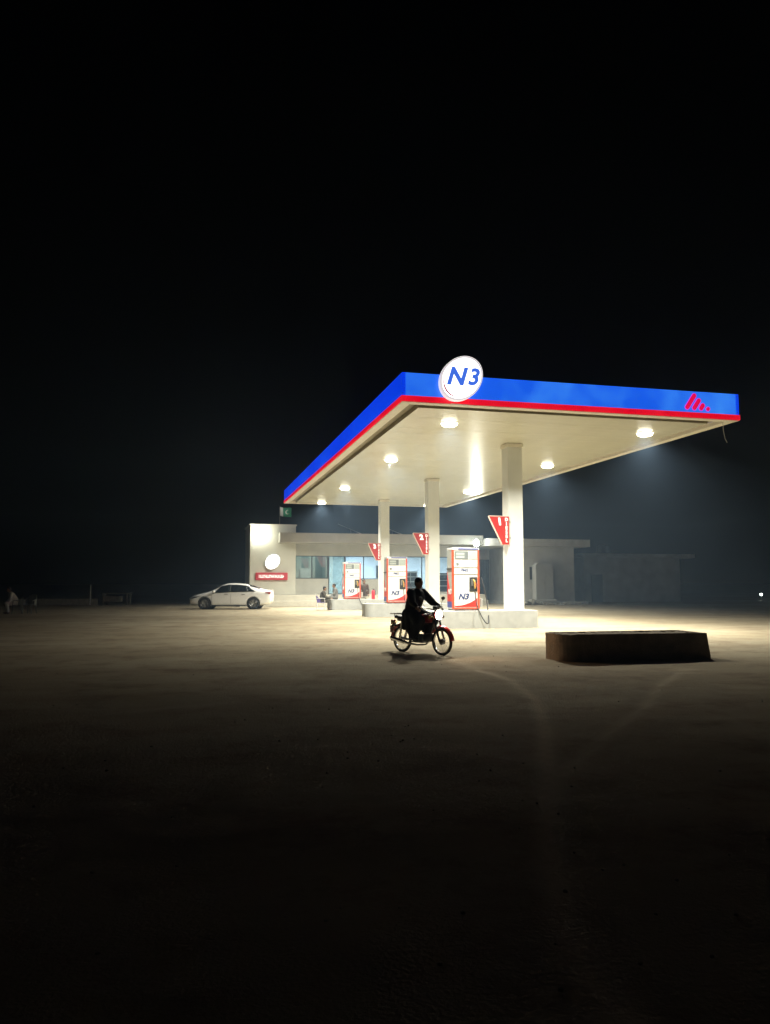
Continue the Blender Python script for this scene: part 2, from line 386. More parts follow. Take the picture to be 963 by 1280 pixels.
pm.prism([(-pw/2+0.004, 0.0), (pw/2-0.004, 0.0), (pw/2-0.004, 0.05), (-pw/2+0.004, 0.05)], -hw, hw, 'x')
pmesh = pm.mesh('soffit_panel'); pmesh.materials.append(M['soffit'])
for k in range(NP):
    o = bpy.data.objects.new('soffit_panel', pmesh); COL.objects.link(o); o.parent = canopy
    o.location = C((X0+X1)/2, Y0+pi+pw*(k+0.5), ZS+random.uniform(0.0, 0.003))
    o.rotation_euler = (random.uniform(-0.006, 0.006), 0, 0)
cbox(MB(), (X0+pi-0.02, Y0+pi-0.02, ZS+0.06), (X1-pi+0.02, Y1-pi+0.02, ZS+0.10)).build('ceiling_deck', M['groove_shade'], canopy)
cbox(MB(), (X0+T+0.01, Y0+T+0.01, ZS+0.5), (X1-T-0.01, Y1-T-0.01, ZS+0.55)).build('roof_deck', M['roofdeck'], canopy)
# columns
for y in COLY:
    c = MB().box(C(XC-0.27, y-0.27, 0.55), C(XC+0.27, y+0.27, ZS-0.002)).build('column', M['column'], canopy, bevel=0.012)
    MB().box(C(XC-0.30, y-0.30, ZS-0.14), C(XC+0.30, y+0.30, ZS-0.008)).build('column_collar', M['trim'], c, bevel=0.01)
# downlights
fx = MB().lathe([(0.0, 0.02), (0.275, 0.02), (0.275, -0.012), (0.262, -0.02), (0.25, -0.018)], seg=28).mesh('downlight', True); fx.materials.append(M['steel_white'])
df = MB().lathe([(0.0, -0.125), (0.10, -0.120), (0.19, -0.104), (0.24, -0.070), (0.255, -0.015)], seg=28).mesh('diffuser'); df.materials.append(M['diffuser'])
for lx in (7.5, 14.18):
    for ly in (22.3, 29.5, 39.1, 46.5):
        o = bpy.data.objects.new('downlight', fx); COL.objects.link(o); o.parent = canopy; o.location = C(lx, ly, ZS)
        d = bpy.data.objects.new('diffuser', df); COL.objects.link(d); d.parent = o
        lamp('downlight_lamp', 'AREA', C(lx, ly, ZS-0.135), LAMP_W, (1.0, 0.965, 0.83), canopy, shape='DISK', size=0.40, spread=R(143))
# red emblem of slanted bars on the front fascia
def capsule2(p, q, r, n=8):
    a = math.atan2(q[1]-p[1], q[0]-p[0]); out = []
    for i in range(n+1): t = a+math.pi/2+math.pi*i/n; out.append((p[0]+r*math.cos(t), p[1]+r*math.sin(t)))
    for i in range(n+1): t = a-math.pi/2+math.pi*i/n; out.append((q[0]+r*math.cos(t), q[1]+r*math.sin(t)))
    return out
for p, q, r in (((14.08,6.67),(14.33,7.03),0.060), ((14.32,6.66),(14.48,6.89),0.060), ((14.55,6.66),(14.61,6.75),0.060), ((14.775,6.645),(14.79,6.66),0.050)):
    L_ = lambda pts: [(u-XC, v) for u, v in pts]
    e = MB().prism(L_(capsule2(p, q, r+0.020)), Y0-0.012-COLY[1], Y0-COLY[1]-0.002).build('emblem_bar', M['logo_edge'], canopy)
    MB().prism(L_(capsule2(p, q, r)), Y0-0.020-COLY[1], Y0-0.0125-COLY[1]).build('bar_face', M['logo_red'], e)
# loose wire hanging from the corner
MB().tube([C(15.55, Y0+0.35, ZS), C(15.56, Y0+0.35, ZS-0.25), C(15.60, Y0+0.34, ZS-0.5), C(15.66, Y0+0.33, ZS-0.62)], 0.012, 6).build('hanging_wire', M['galv'], canopy)

# round N3 sign
sg = empty('round_sign', (7.0, Y0-0.02, 6.41), 0, 'round glowing white sign with blue N3 on the canopy front', 'sign')
SZ = 0.64
MB().lathe([(0, 0), (0.645, 0), (0.655, -0.02), (0.655, -0.15), (0.64, -0.17), (0.590, -0.17), (0.582, -0.13), (0.575, -0.13)], (0,0,SZ), 'y', 56).build('rim', M['disc_rim'], sg, True)
MB().lathe([(0, -0.165), (0.575, -0.165)], (0,0,SZ), 'y', 56).build('lit_face', M['disc_white'], sg)
arc = []
for i in range(25):
    t = R(170+105*i/24); w = 0.040*math.sin(math.pi*i/24)+0.002; arc.append((t, w))
pts = [(0.560*math.cos(t), SZ+0.560*math.sin(t)) for t, w in arc] + [((0.560-w)*math.cos(t), SZ+(0.560-w)*math.sin(t)) for t, w in reversed(arc)]
MB().prism(pts, -0.172, -0.168).build('crescent_line', M['disc_arc'], sg)
text('lettering', 'N', 0.66, M['disc_blue'], sg, (-0.185, -0.172, SZ+0.02), shear=0.30, offset=0.028, sx=1.0)
text('lettering', '3', 0.64, M['disc_blue'], sg, (0.315, -0.172, SZ+0.03), shear=0.26, offset=0.022, sx=1.0)
MB().box((-0.25, 0.0, -0.06), (0.25, 0.012, 0.08)).build('bracket', M['trim'], sg)

def oblique(o, k, z0, sc):
    o.data.transform(Matrix(((0.955*sc, 0, k, -k*z0), (0, 1, 0, 0), (0, 0, sc, z0*(1-sc)), (0, 0, 0, 1))))
for o in list(sg.children):
    if o.name.split('.')[0] in ('rim', 'lit_face', 'crescent_line'): oblique(o, 0.22, SZ, 0.965)
# ================================================================== ISLANDS, PUMPS, FLAG SIGNS
IX0, IX1, ID, IZ = 7.55, 11.46, 1.10, 0.58
def island_pts(n=8):
    r = 0.28; pts = [(IX1, -ID/2), (IX1, ID/2)]
    for cx, cy, a0 in ((IX0+r, ID/2-r, 90), (IX0+r, -ID/2+r, 180)):
        pts += [(cx+r*math.cos(R(a0+90*i/n)), cy+r*math.sin(R(a0+90*i/n))) for i in range(n+1)]
    return [(u-9.5, v) for u, v in pts]
ISL = ('raised grey concrete pump island standing nearest the dark concrete block', 'raised grey concrete pump island between the two other pump islands', 'raised grey concrete pump island where two men sit, nearest the shop')
PMP = ('orange edged white N3 fuel dispenser on the island nearest the concrete block', 'orange edged white N3 fuel dispenser on the middle one of three islands', 'orange edged white N3 fuel dispenser with an attendant behind it, nearest the shop')
SGN = ('red tapered DIESEL sign reading 1 on the column nearest the round N3 sign', 'red tapered DIESEL sign reading 2 on the middle canopy column', 'red tapered DIESEL sign reading 3 on the canopy column nearest the shop')
def make_pump(root):
    W, D, H = 0.94, 0.60, 2.06; w = W/2; f = -D/2
    b = MB().box((-w+0.01, f+0.01, 0.04), (w-0.01, -f-0.01, H)).build('cabinet', M['white'], root, bevel=0.015)
    MB().box((-w+0.03, f+0.03, 0), (w-0.03, -f-0.03, 0.045)).build('base', M['dark'], root)
    for s in (-1, 1):
        MB().box((s*w-0.055 if s > 0 else -w-0.006, f-0.012, 0.05), (w+0.006 if s > 0 else -w+0.055, f+0.10, H-0.03)).build('corner_strip', M['pump_orange'], root, bevel=0.01)
    MB().box((-w+0.057, f-0.010, 0.05), (w-0.057, f+0.02, 0.095)).build('bottom_strip', M['pump_orange'], root)
    h = MB().box((-w-0.004, f-0.018, H-0.028), (w+0.004, -f+0.004, H+0.05)).build('cap', M['white'], root, bevel=0.012)
    MB().box((-0.28, f-0.024, H-0.012), (w-0.03, f-0.0185, H+0.032)).build('blue_band', M['pump_blue'], h)
    d = MB().box((-w+0.075, f-0.004, 1.72), (0.08, f+0.03, H-0.07)).build('display', M['screen'], root)
    MB().box((-w+0.12, f-0.008, 1.76), (-0.05, f-0.0045, 1.84)).build('readout', M['lcd'], d)
    MB().box((-w+0.12, f-0.008, 1.87), (-0.05, f-0.0045, 1.94)).build('readout', M['lcd'], d)
    MB().box((0.10, f-0.004, 1.72), (w-0.075, f+0.03, H-0.07)).build('price_panel', M['lcd'], root)
    k = MB().box((-w+0.13, f-0.006, 1.52), (-w+0.22, f+0.02, 1.60)).build('keypad', M['screen'], root)
    for z in (1.445, 1.215):
        MB().box((-w+0.06, f-0.012, z), (w-0.06, f+0.02, z+0.022)).build('ledge', M['pump_grey'], root)
    text('fuel_name', 'PMG', 0.125, M['navy'], root, (-0.04, f+0.006, 1.345), offset=0.004)
    text('logo', 'N3', 0.27, M['navy'], root, (-0.10, f+0.005, 0.46), shear=0.30, offset=0.010, sx=1.05)
    # nozzle recess
    n = MB().box((0.12, f-0.012, 0.64), (w-0.07, f+0.02, 1.12)).build('nozzle_recess', M['dark'], root, bevel=0.008)
    MB().box((0.18, f-0.05, 0.82), (0.23, f-0.012, 1.05)).build('nozzle_hook', M['metal'], n)
    nz = MB().tube([(0.30, f-0.05, 0.74), (0.29, f-0.06, 0.90), (0.27, f-0.05, 1.00), (0.23, f-0.04, 1.05)], [0.028, 0.034, 0.030, 0.016], 8).build('nozzle', M['brass'], root, True)
    MB().tube([(0.325, f-0.06, 0.78), (0.345, f-0.075, 0.86), (0.31, f-0.07, 0.95)], 0.012, 6).build('trigger', M['pump_red'], nz)
    # swoosh along the bottom
    sw = [(-w+0.07, 0.12), (w-0.07, 0.12), (w-0.07, 0.42)]
    for i in range(1, 14):
        t = i/14; x = (w-0.07)*(1-t)+(-w+0.07)*t; sw.append((x, 0.165+0.255*(1-t)**2.4))
    sw.append((-w+0.07, 0.17))
    MB().prism(sw, f+0.001, f+0.0085).build('swoosh', M['pump_red'], root)
    for s in (-1, 1):   # side panels
        xs = s*w
        sp = MB().box((min(xs, xs-s*0.012), f+0.11, 0.10), (max(xs, xs-s*0.012), -f-0.02, H-0.06)).build('side_panel', M['pump_grey'], root)
        y0, y1 = f+0.115, -f-0.025
        pr = [(y0, 0.30), (y0, 0.55)]
        pr += [(y0+(y1-y0)*i/8, 0.55+0.75*(i/8)**1.6) for i in range(1, 9)]
        pr += [(y1, 0.30)]
        MB().prism(pr, xs-0.001 if s > 0 else xs-0.006, xs+0.006 if s > 0 else xs+0.001, 'x').build('side_swoosh', M['pump_red'], sp)
        MB().prism([(y0, 0.10), (y1, 0.10), (y1, 0.298), (y0, 0.298)], xs-0.001 if s > 0 else xs-0.006, xs+0.006 if s > 0 else xs+0.001, 'x').build('side_foot', M['pump_blue'], sp)
        MB().box((xs-0.02, f+0.10, 1.38), (xs+0.02, -f-0.01, 1.42)).build('side_ledge', M['dark'], root)
        text('side_logo', 'N3', 0.24, M['white'], sp, (xs+s*0.008, 0.02, 0.62), rot=(R(90), 0, R(90)*s), shear=0.2, offset=0.006)
    MB().box((w, -0.12, 0.12), (w+0.18, 0.16, 0.40)).build('side_box', M['pump_grey'], root, bevel=0.01)
    # hose: from the nozzle down past the island edge and back up the far side
    hp = []
    P = [Vector(p) for p in ((0.29, f-0.05, 0.72), (0.29, f-0.14, 0.35), (0.34, f-0.30, 0.0), (0.48, f-0.36, -0.30), (0.60, f-0.34, -0.42), (0.69, f-0.28, -0.36), (0.71, f-0.16, 0.0), (0.69, f-0.02, 0.50), (0.62, f+0.12, 1.02), (0.56, f+0.16, 1.12), (w-0.01, f+0.18, 1.15))]
    for i in range(len(P)-1):
        p0, p1, p2, p3 = P[max(i-1, 0)], P[i], P[i+1], P[min(i+2, len(P)-1)]
        for j in range(5):
            t = j/5; hp.append(0.5*((2*p1)+(p2-p0)*t+(2*p0-5*p1+4*p2-p3)*t*t+(3*p1-p0-3*p2+p3)*t**3))
    hp.append(P[-1])
    MB().tube(hp, 0.017, 8).build('hose', M['rubber'], root, True)
imesh = MB().prism(island_pts(), -0.05, IZ, 'z').mesh('slab_body'); imesh.materials.append(M['concrete'])
pump0 = None
for i, y in enumerate(COLY):
    isl = empty('pump_island', (9.5, y, 0), 0, ISL[i], 'pump island', 'concrete pump islands under the canopy')
    o = bpy.data.objects.new('slab_body', imesh); COL.objects.link(o); o.parent = isl
    bv = o.modifiers.new('bevel', 'BEVEL'); bv.width = 0.02; bv.segments = 2; bv.limit_method = 'ANGLE'
    px = (8.96, 9.04, 8.90)[i]
    if pump0 is None:
        p = pump0 = empty('fuel_dispenser', (px, y-0.03, IZ), 0); make_pump(p)
    else:
        p = copy_tree(pump0); p.location = (px, y-0.03, IZ)
    tag(p, PMP[i], 'fuel pump', 'fuel dispensers on the islands')
    s = empty('number_sign', (XC-0.27, y-0.30, 2.82), 0, SGN[i], 'sign', 'red number signs on the columns')
    out = [(-0.75, 0.96), (-0.27, 0.0), (-0.01, 0.0), (-0.01, 0.96)]
    MB().prism(out, -0.03, 0.03).build('board', M['sign_red'], s)
    ed = MB()
    for a, b in ((out[0], out[1]), (out[1], out[2]), (out[2], out[3]), (out[3], out[0])):
        ed.tube([(a[0], -0.005, a[1]), (b[0], -0.005, b[1])], 0.030 if a is out[0] else 0.022, 8)
    ed.build('edge_frame', M['sign_edge'] , s, True)
    for k, ch in enumerate('DIESEL'):
        text('letter', ch, 0.155, M['sign_lit'], s, (-0.105, -0.034, 0.85-0.145*k), offset=0.006, sx=0.95)
    text('number', '123'[i], 0.32, M['sign_lit'], s, (-0.34, -0.034, 0.77), offset=0.020, shear=-0.12)
    for z in (0.2, 0.75):
        MB().box((-0.01, -0.02, z), (0.05, 0.28, z+0.05)).build('bracket', M['metal'], s)

# fire extinguisher on the rear island
fe = empty('fire_extinguisher', (10.13, 44.0, IZ), 0, 'small red fire extinguisher standing on the rear pump island', 'extinguisher')
MB().lathe([(0, 0), (0.095, 0), (0.10, 0.02), (0.10, 0.42), (0.07, 0.50), (0.03, 0.53), (0, 0.53)], seg=16).build('cylinder', M['ext_red'], fe, True)
MB().box((-0.03, -0.02, 0.53), (0.03, 0.02, 0.59)).box((-0.10, -0.012, 0.58), (0.04, 0.012, 0.60)).build('valve', M['dark'], fe)
MB().tube([(0.03, 0, 0.55), (0.10, 0, 0.52), (0.13, 0, 0.42), (0.12, 0, 0.22)], 0.012, 6).build('hose', M['rubber'], fe, True)

# ================================================================== CONCRETE BLOCK IN FRONT
kb = empty('concrete_trough', (8.65, 14.42, 0), 0, 'low dark unfinished concrete block lying on the dirt in front of the canopy', 'concrete block')
def rounded(x0, x1, y0, y1, r, n=7):
    pts = [(x1, y0), (x1, y1)]
    for cx, cy, a0 in ((x0+r, y1-r, 90), (x0+r, y0+r, 180)):
        pts += [(cx+r*math.cos(R(a0+90*i/n)), cy+r*math.sin(R(a0+90*i/n))) for i in range(n+1)]
    return pts
out_b = rounded(-1.72, 1.55, -0.50, 0.50, 0.34); out_t = rounded(-1.72, 1.47, -0.49, 0.50, 0.34); inn = rounded(-1.60, 1.35, -0.38, 0.38, 0.24)
n = len(out_b); rnd = random.Random(3)
zt = [0.505+rnd.uniform(-0.014, 0.010) for _ in range(n)]
vs = [(u, v, -0.04) for u, v in out_b] + [(u, v, zt[i]) for i, (u, v) in enumerate(out_t)] + [(u, v, zt[i]-0.004) for i, (u, v) in enumerate(inn)] + [(u, v, 0.40) for u, v in inn]
fs = []
for l in range(3):
    fs += [(l*n+i, l*n+(i+1) % n, (l+1)*n+(i+1) % n, (l+1)*n+i) for i in range(n)]
MB().add(vs, fs).build('rim_wall', M['block'], kb)
g = 12; fv = []; ff = []
for j in range(g+1):
    for i in range(3*g+1):
        fv.append((-1.595+2.94*i/(3*g), -0.375+0.75*j/g, 0.455+0.05*rnd.random()))
ff = [(j*(3*g+1)+i, j*(3*g+1)+i+1, (j+1)*(3*g+1)+i+1, (j+1)*(3*g+1)+i) for j in range(g) for i in range(3*g)]
MB().add(fv, ff).build('soil_fill', M['soil'], kb, True)

# ================================================================== SHOP BUILDING
PZ = 0.72
shop = empty('shop_building', (13.0, 53.6, 0), 0, 'long flat roofed station shop with cream sign tower and wide windows', 'building')
def S(x, y, z): return (x-13.0, y-53.6, z)
def sbox(name, m, *boxes, parent=shop, bevel=0.0):
    mb = MB()
    for a, b in boxes: mb.box(S(*a), S(*b))
    return mb.build(name, m, parent, bevel=bevel)
sbox('plinth', M['plinth'], ((3.0, 51.7, -0.05), (20.0, 60.0, PZ)), bevel=0.02)
sbox('step', M['plinth'], ((3.0, 51.25, -0.05), (20.0, 51.696, 0.34)), bevel=0.02)
tw = sbox('sign_tower', M['tower'], ((3.72, 53.0, PZ), (6.80, 57.5, 5.38)), bevel=0.02)
sbox('coping', M['tower'], ((3.66, 52.94, 5.383), (6.86, 57.56, 5.47)), parent=tw, bevel=0.01)
rf = sbox('roof_slab', M['slab'], ((5.62, 52.1, 4.20), (20.0, 52.99, 4.86)), ((6.803, 52.99, 4.20), (20.0, 59.9, 4.86)), bevel=0.01)
WY = 53.6
sbox('wall_panel', M['wall'], ((6.803, WY, 3.38), (20.0, WY+0.2, 4.197)))                     # above the glazing
sbox('wall_panel', M['wall'], ((6.803, WY, PZ+0.003), (9.15, WY+0.2, 1.80)))                  # under the left window
sbox('wall_panel', M['wall'], ((10.32, WY, PZ+0.003), (12.95, WY+0.2, 1.77)))                 # under the lit window
sbox('pier', M['wall'], ((12.953, WY-0.02, PZ+0.003), (13.25, WY+0.2, 3.377)))
sbox('pier', M['wall'], ((19.70, WY-0.02, PZ+0.003), (20.0, WY+0.2, 3.377)))
sbox('sill_wall', M['wall'], ((13.253, WY, PZ+0.003), (19.697, WY+0.2, 0.88)))
sbox('end_wall', M['wall'], ((19.8, WY+0.203, PZ+0.003), (20.0, 59.9, 4.197)))
sbox('back_wall', M['wall'], ((6.803, 59.7, PZ+0.003), (19.797, 59.9, 4.197)))
# interiors
sbox('room_lining', M['room'], ((9.25, 58.4, PZ+0.004), (19.79, 58.6, 3.9)), ((9.17, WY+0.21, PZ+0.004), (9.25, 58.6, 3.9)), ((9.25, WY+0.21, 3.8), (19.79, 58.4, 3.9)))
sbox('partition', M['room_dim'], ((6.81, 56.0, PZ+0.004), (9.16, 56.1, 3.9)), ((9.08, WY+0.21, PZ+0.004), (9.16, 56.0, 3.9)))
for cx in (11.4, 15.2, 18.2):
    f_ = sbox('ceiling_lamp', M['white'], ((cx-0.65, 55.9, 3.72), (cx+0.65, 56.1, 3.80)))
    sbox('lamp_tube', M['tube_lamp'], ((cx-0.6, 55.93, 3.69), (cx+0.6, 56.07, 3.718)), parent=f_)
    o = lamp('room_lamp', 'AREA', S(cx, 56.0, 3.66), 330 if cx < 12 else 150, (0.84, 0.92, 1.0), shop, shape='RECTANGLE', size=1.2, size_y=0.15)
lamp('store_fill', 'AREA', S(8.0, 55.0, 3.85), 40, (0.85, 0.95, 0.92), shop, shape='RECTANGLE', size=0.8, size_y=0.15)  # added lamp without a fixture, lightens the room behind the tinted window
# things inside the room
def thing_boxes(name, loc, label, cat, parts, rz=0):
    r = empty(name, loc, rz, label, cat)
    for pn, m, boxes in parts:
        mb = MB()
        for a, b in boxes: mb.box(a, b)
        mb.build(pn, M[m], r)
    return r
thing_boxes('display_fridge', (15.2, 54.15, PZ), 'white framed display fridge behind the shop window', 'fridge',
    [('cabinet', 'white', [((-0.52,0.02,0.0),(0.52,0.6,1.62))]), ('door', 'screen', [((-0.47,-0.006,0.12),(-0.02,0.018,1.50))]), ('door', 'screen', [((0.02,-0.006,0.12),(0.47,0.018,1.50))])]
    + [('shelf', 'white', [((-0.50,-0.02,z),(0.50,-0.008,z+0.05))]) for z in (0.45, 0.85, 1.2)])
thing_boxes('display_rack', (17.7, 54.2, PZ), 'tall dark rack with white shelf edges behind the shop window', 'shelf',
    [('back_panel', 'dark', [((-0.4,0.0,0.0),(0.4,0.45,1.5))])] + [('shelf', 'white', [((-0.42,-0.06,z),(0.42,-0.004,z+0.05))]) for z in (0.15, 0.55, 0.95, 1.35)])
thing_boxes('wall_screen', (13.9, 58.33, 1.88), 'dark flat screen on the pale room wall', 'screen', [('panel', 'dark', [((-0.24,0,0),(0.24,0.06,0.95))]), ('stand', 'metal', [((-0.05,0.0,-0.3),(0.05,0.06,-0.002))])])
thing_boxes('wall_switchboard', (11.25, 58.36, 2.1), 'small grey box fixed on the pale room wall', 'box', [('cover', 'lcd', [((-0.2,0,0),(0.2,0.035,0.5))]), ('latch', 'dark', [((0.12,-0.012,0.2),(0.16,-0.001,0.3))])])
# glazing: frames and panes
def window(name, x0, x1, z0, z1, pane, mull=(), low=False):
    f = MB(); t = 0.05
    f.box(S(x0, WY+0.03, z1-t), S(x1, WY+0.11, z1)); f.box(S(x0, WY+0.03, z0), S(x1, WY+0.11, z0+t))
    f.box(S(x0, WY+0.03, z0+t), S(x0+t, WY+0.11, z1-t)); f.box(S(x1-t, WY+0.03, z0+t), S(x1, WY+0.11, z1-t))
    for mx in mull: f.box(S(mx-0.03, WY+0.03, z0+t), S(mx+0.03, WY+0.11, z1-t))
    fo = f.build(name, M['frame'], shop)
    xs = [x0+t] + list(mull) + [x1-t]
    for a, b in zip(xs[:-1], xs[1:]):
        MB().box(S(a+0.01, WY+0.066, z0+t), S(b-0.01, WY+0.072, z1-t)).build('pane', M[pane], fo)
    return fo
window('window', 6.81, 9.13, 1.803, 3.377, 'pane_tint', (8.0,))
dr = window('door', 9.153, 10.317, PZ+0.01, 3.377, 'pane_tint')
MB().box(S(10.15, WY-0.02, 1.5), S(10.18, WY+0.03, 2.0)).build('handle', M['chrome'], dr)
window('window', 10.323, 12.95, 1.773, 3.377, 'pane', (11.65,))
window('window', 13.253, 19.697, 0.883, 3.377, 'pane', (14.5, 15.9, 17.2, 18.5))

# tower sign disc and red lightbox
sd = empty('tower_sign', (5.22, 52.99, 2.36), 0, 'round white N3 sign glowing on the cream tower', 'sign')
MB().lathe([(0, 0), (0.555, 0), (0.56, -0.02), (0.56, -0.20), (0.54, -0.22), (0.50, -0.22), (0.50, -0.21)], (0,0,0.565), 'y', 40).build('rim', M['white'], sd, True)
MB().lathe([(0, -0.214), (0.50, -0.214)], (0,0,0.565), 'y', 40).build('lit_face', M['disc_white'], sd)
M['faint'] = emit('glare_blue', (0.62, 0.66, 0.80), 1.0, (0.3, 0.3, 0.5))  # pale letter colour stands in for the overexposed glare of the disc
text('lettering', 'N3', 0.46, M['faint'], sd, (0, -0.222, 0.575), shear=0.3, offset=0.006)
for o in list(sd.children):
    if o.name.split('.')[0] in ('rim', 'lit_face'): oblique(o, 0.2, 0.565, 0.97)
lb = empty('red_lightbox', (5.18, 52.99, 1.70), 0, 'wide red lightbox sign with glowing white lettering on the cream tower', 'sign')
MB().box((-1.07, -0.16, 0.0), (1.07, 0.0, 0.50)).build('casing', M['box_red'], lb, bevel=0.03)
rl = random.Random(11); x = -0.86
while x < 0.80:            # unreadable row of lit strokes
    w = rl.uniform(0.035, 0.055); hgt = rl.uniform(0.19, 0.22)
    MB().box((x, -0.175, 0.145), (x+w, -0.163, 0.145+hgt)).build('lit_stroke', M['sign_lit'], lb); x += w
    if rl.random() < 0.75:
        z = rl.choice((0.145, 0.225, 0.30)); MB().box((x, -0.175, z), (x+0.05, -0.163, z+0.05)).build('lit_stroke', M['sign_lit'], lb)
    x += 0.052
# bare bulbs
def bulb(loc, label, r=0.10, watts=BULB_W, arm=0.36):
    b = empty('bulb_lamp', loc, 0, label, 'lamp', 'bare bulb lamps on the shop front')
    MB().ball((0, -arm, 0), (r, r, r*1.15), 16, 10).build('bulb', M['bulb'], b, True)
    MB().cyl((0, -arm, r*1.05), (0, -arm, r*1.05+0.12), 0.04).build('socket', M['white'], b, True)
    MB().tube([(0, -arm, 0.2), (0, -arm+0.06, 0.26), (0, -arm*0.4, 0.27), (0, 0.0, 0.26)], 0.014, 6).build('bracket', M['metal'], b, True)
    lamp('bulb_light', 'POINT', (0, -arm-r-0.03, -0.03), watts, (1.0, 0.99, 0.84), b, shadow_soft_size=0.09)
    return b
bulb((4.32, 52.99, 4.92), 'bare glowing bulb at the top of the cream sign tower')
bulb((19.05, 52.09, 4.24), 'bare glowing bulb at the end of the shop roof slab', 0.20, 300.0, 1.1)
# flag on the tower
fl = empty('flag', (5.75, 53.6, 5.47), 0, 'small green and white flag on a pole above the cream tower', 'flag')
MB().cyl((0, 0, 0), (0, 0, 1.30), 0.018, 8).build('pole', M['metal'], fl, True)
def cloth(u0, u1, v0, v1, n=14, m_=10):
    vs, fs = [], []
    for j in range(m_+1):
        for i in range(n+1):
            u = u0+(u1-u0)*i/n; v = v0+(v1-v0)*j/m_
            x = 0.02+u*0.86; y = 0.10*math.sin(u*7.5+v*2.0)*(0.3+u) - 0.12*u; z = 1.25-v*0.62-0.16*u*u - 0.05*math.sin(u*5)
            vs.append((x, y, z))
    fs = [(j*(n+1)+i, j*(n+1)+i+1, (j+1)*(n+1)+i+1, (j+1)*(n+1)+i) for j in range(m_) for i in range(n)]
    return MB().add(vs, fs)
def thick(o, t):
    s = o.modifiers.new('solid', 'SOLIDIFY'); s.thickness = t; s.offset = 0; return o
thick(cloth(0.0, 0.24, 0, 1, 5).build('hoist_band', M['flag_white'], fl, True), 0.006)
fgreen = thick(cloth(0.24, 0.9, 0, 1).build('green_field', M['flag_green'], fl, True), 0.006)
cres = MB(); cp = []
for i in range(15): t = R(40+280*i/14); cp.append((0.57+0.17*math.cos(t), 0.5+0.24*math.sin(t)))
for i in range(15): t = R(320-280*i/14); cp.append((0.61+0.13*math.cos(t), 0.5-0.02+0.20*math.sin(t)))
for off in (-0.012, 0.012):
    cvs = []
    for u, v in cp:
        cvs.append((0.02+u*0.86, 0.10*math.sin(u*7.5+v*2.0)*(0.3+u)-0.12*u+off, 1.25-v*0.62-0.16*u*u-0.05*math.sin(u*5)))
    cres.add(cvs, [(i, i+1, 28-i, 29-i) for i in range(14)])
cres.build('crescent', M['flag_white'], fgreen)
# bare rods over the roof
for (a, b), lab in ((((9.96, 54.5, 5.68), (12.01, 54.5, 4.86)), 'thin bare metal rod slanting up from the shop roof beside the tower'),
                    (((13.02, 54.5, 5.62), (15.05, 54.5, 4.86)), 'thin bare metal rod slanting up from the middle of the shop roof')):
    r = empty('roof_rod', (b[0], b[1], 4.86), 0, lab, 'rod', 'bare rods on the shop roof')
    L2 = lambda p: (p[0]-b[0], p[1]-b[1], p[2]-4.86)
    MB().cyl(L2(a), L2(b), 0.028, 8).build('rod', M['galv'], r, True)
    MB().box((-0.08, -0.08, 0.0), (0.08, 0.08, 0.06)).build('foot_plate', M['metal'], r)
    mid = L2(((a[0]*0.55+b[0]*0.45), a[1], (a[2]*0.55+b[2]*0.45)))
    MB().cyl(mid, (mid[0]+0.15, mid[1]+0.5, 0.0), 0.014, 6).build('stay', M['metal'], r)

# ---------------- dark passage and the raw concrete wing
wing = empty('concrete_wing', (25.0, 54.0, 0), 0, 'raw grey concrete room with overhanging slab to the right of the shop', 'building')
def W(x, y, z): return (x-25.0, y-54.0, z)
def wbox(name, m, *boxes, parent=wing, bevel=0.0):
    mb = MB()
    for a, b in boxes: mb.box(W(*a), W(*b))
    return mb.build(name, M[m], parent, bevel=bevel)
wbox('wall', 'rawwall', ((22.4, 52.0, 0.2), (26.95, 57.0, 4.10)), bevel=0.01)
wbox('roof_slab', 'slab2', ((20.02, 51.4, 4.103), (27.95, 58.5, 4.63)), bevel=0.01)
wbox('plinth', 'rawwall', ((22.0, 51.2, -0.05), (27.6, 57.2, 0.197)), bevel=0.02)
wbox('recess_wall', 'rawwall', ((20.02, 57.0, -0.05), (22.38, 57.2, 4.10)))
sh = wbox('shutter', 'shutter', ((20.2, 56.93, 0.0), (22.3, 56.99, 3.3)))
for k in range(9):
    x = 20.22+0.232*k
    wbox('shutter_rib', 'shutter', ((x, 56.88, 0.02), (x+0.11, 56.928, 3.28)), parent=sh)
wbox('slot_window', 'dark', ((23.45, 51.97, 1.75), (23.68, 52.0, 2.65)))
cab = empty('steel_cabinet', (24.3, 51.55, 0.197), 0, 'tall pale steel cabinet standing on a base against the raw concrete wall', 'cabinet')
MB().box((-0.95, -0.42, 0.0), (0.85, 0.42, 0.16)).build('base', M['slab2'], cab, bevel=0.02)
MB().prism([(-0.72, 0.16), (0.66, 0.16), (0.66, 2.45), (0.40, 2.62), (-0.52, 2.76), (-0.72, 2.58)], -0.32, 0.32).build('body', M['cabinet'], cab, bevel=0.02)
MB().box((-0.66, -0.335, 0.24), (-0.03, -0.321, 2.36)).build('door', M['cabinet'], cab)
MB().box((-0.01, -0.335, 0.24), (0.60, -0.321, 2.36)).build('door', M['cabinet'], cab)
MB().box((-0.09, -0.36, 1.2), (-0.06, -0.336, 1.4)).build('handle', M['metal'], cab)
rr = random.Random(5)
rb = MB()
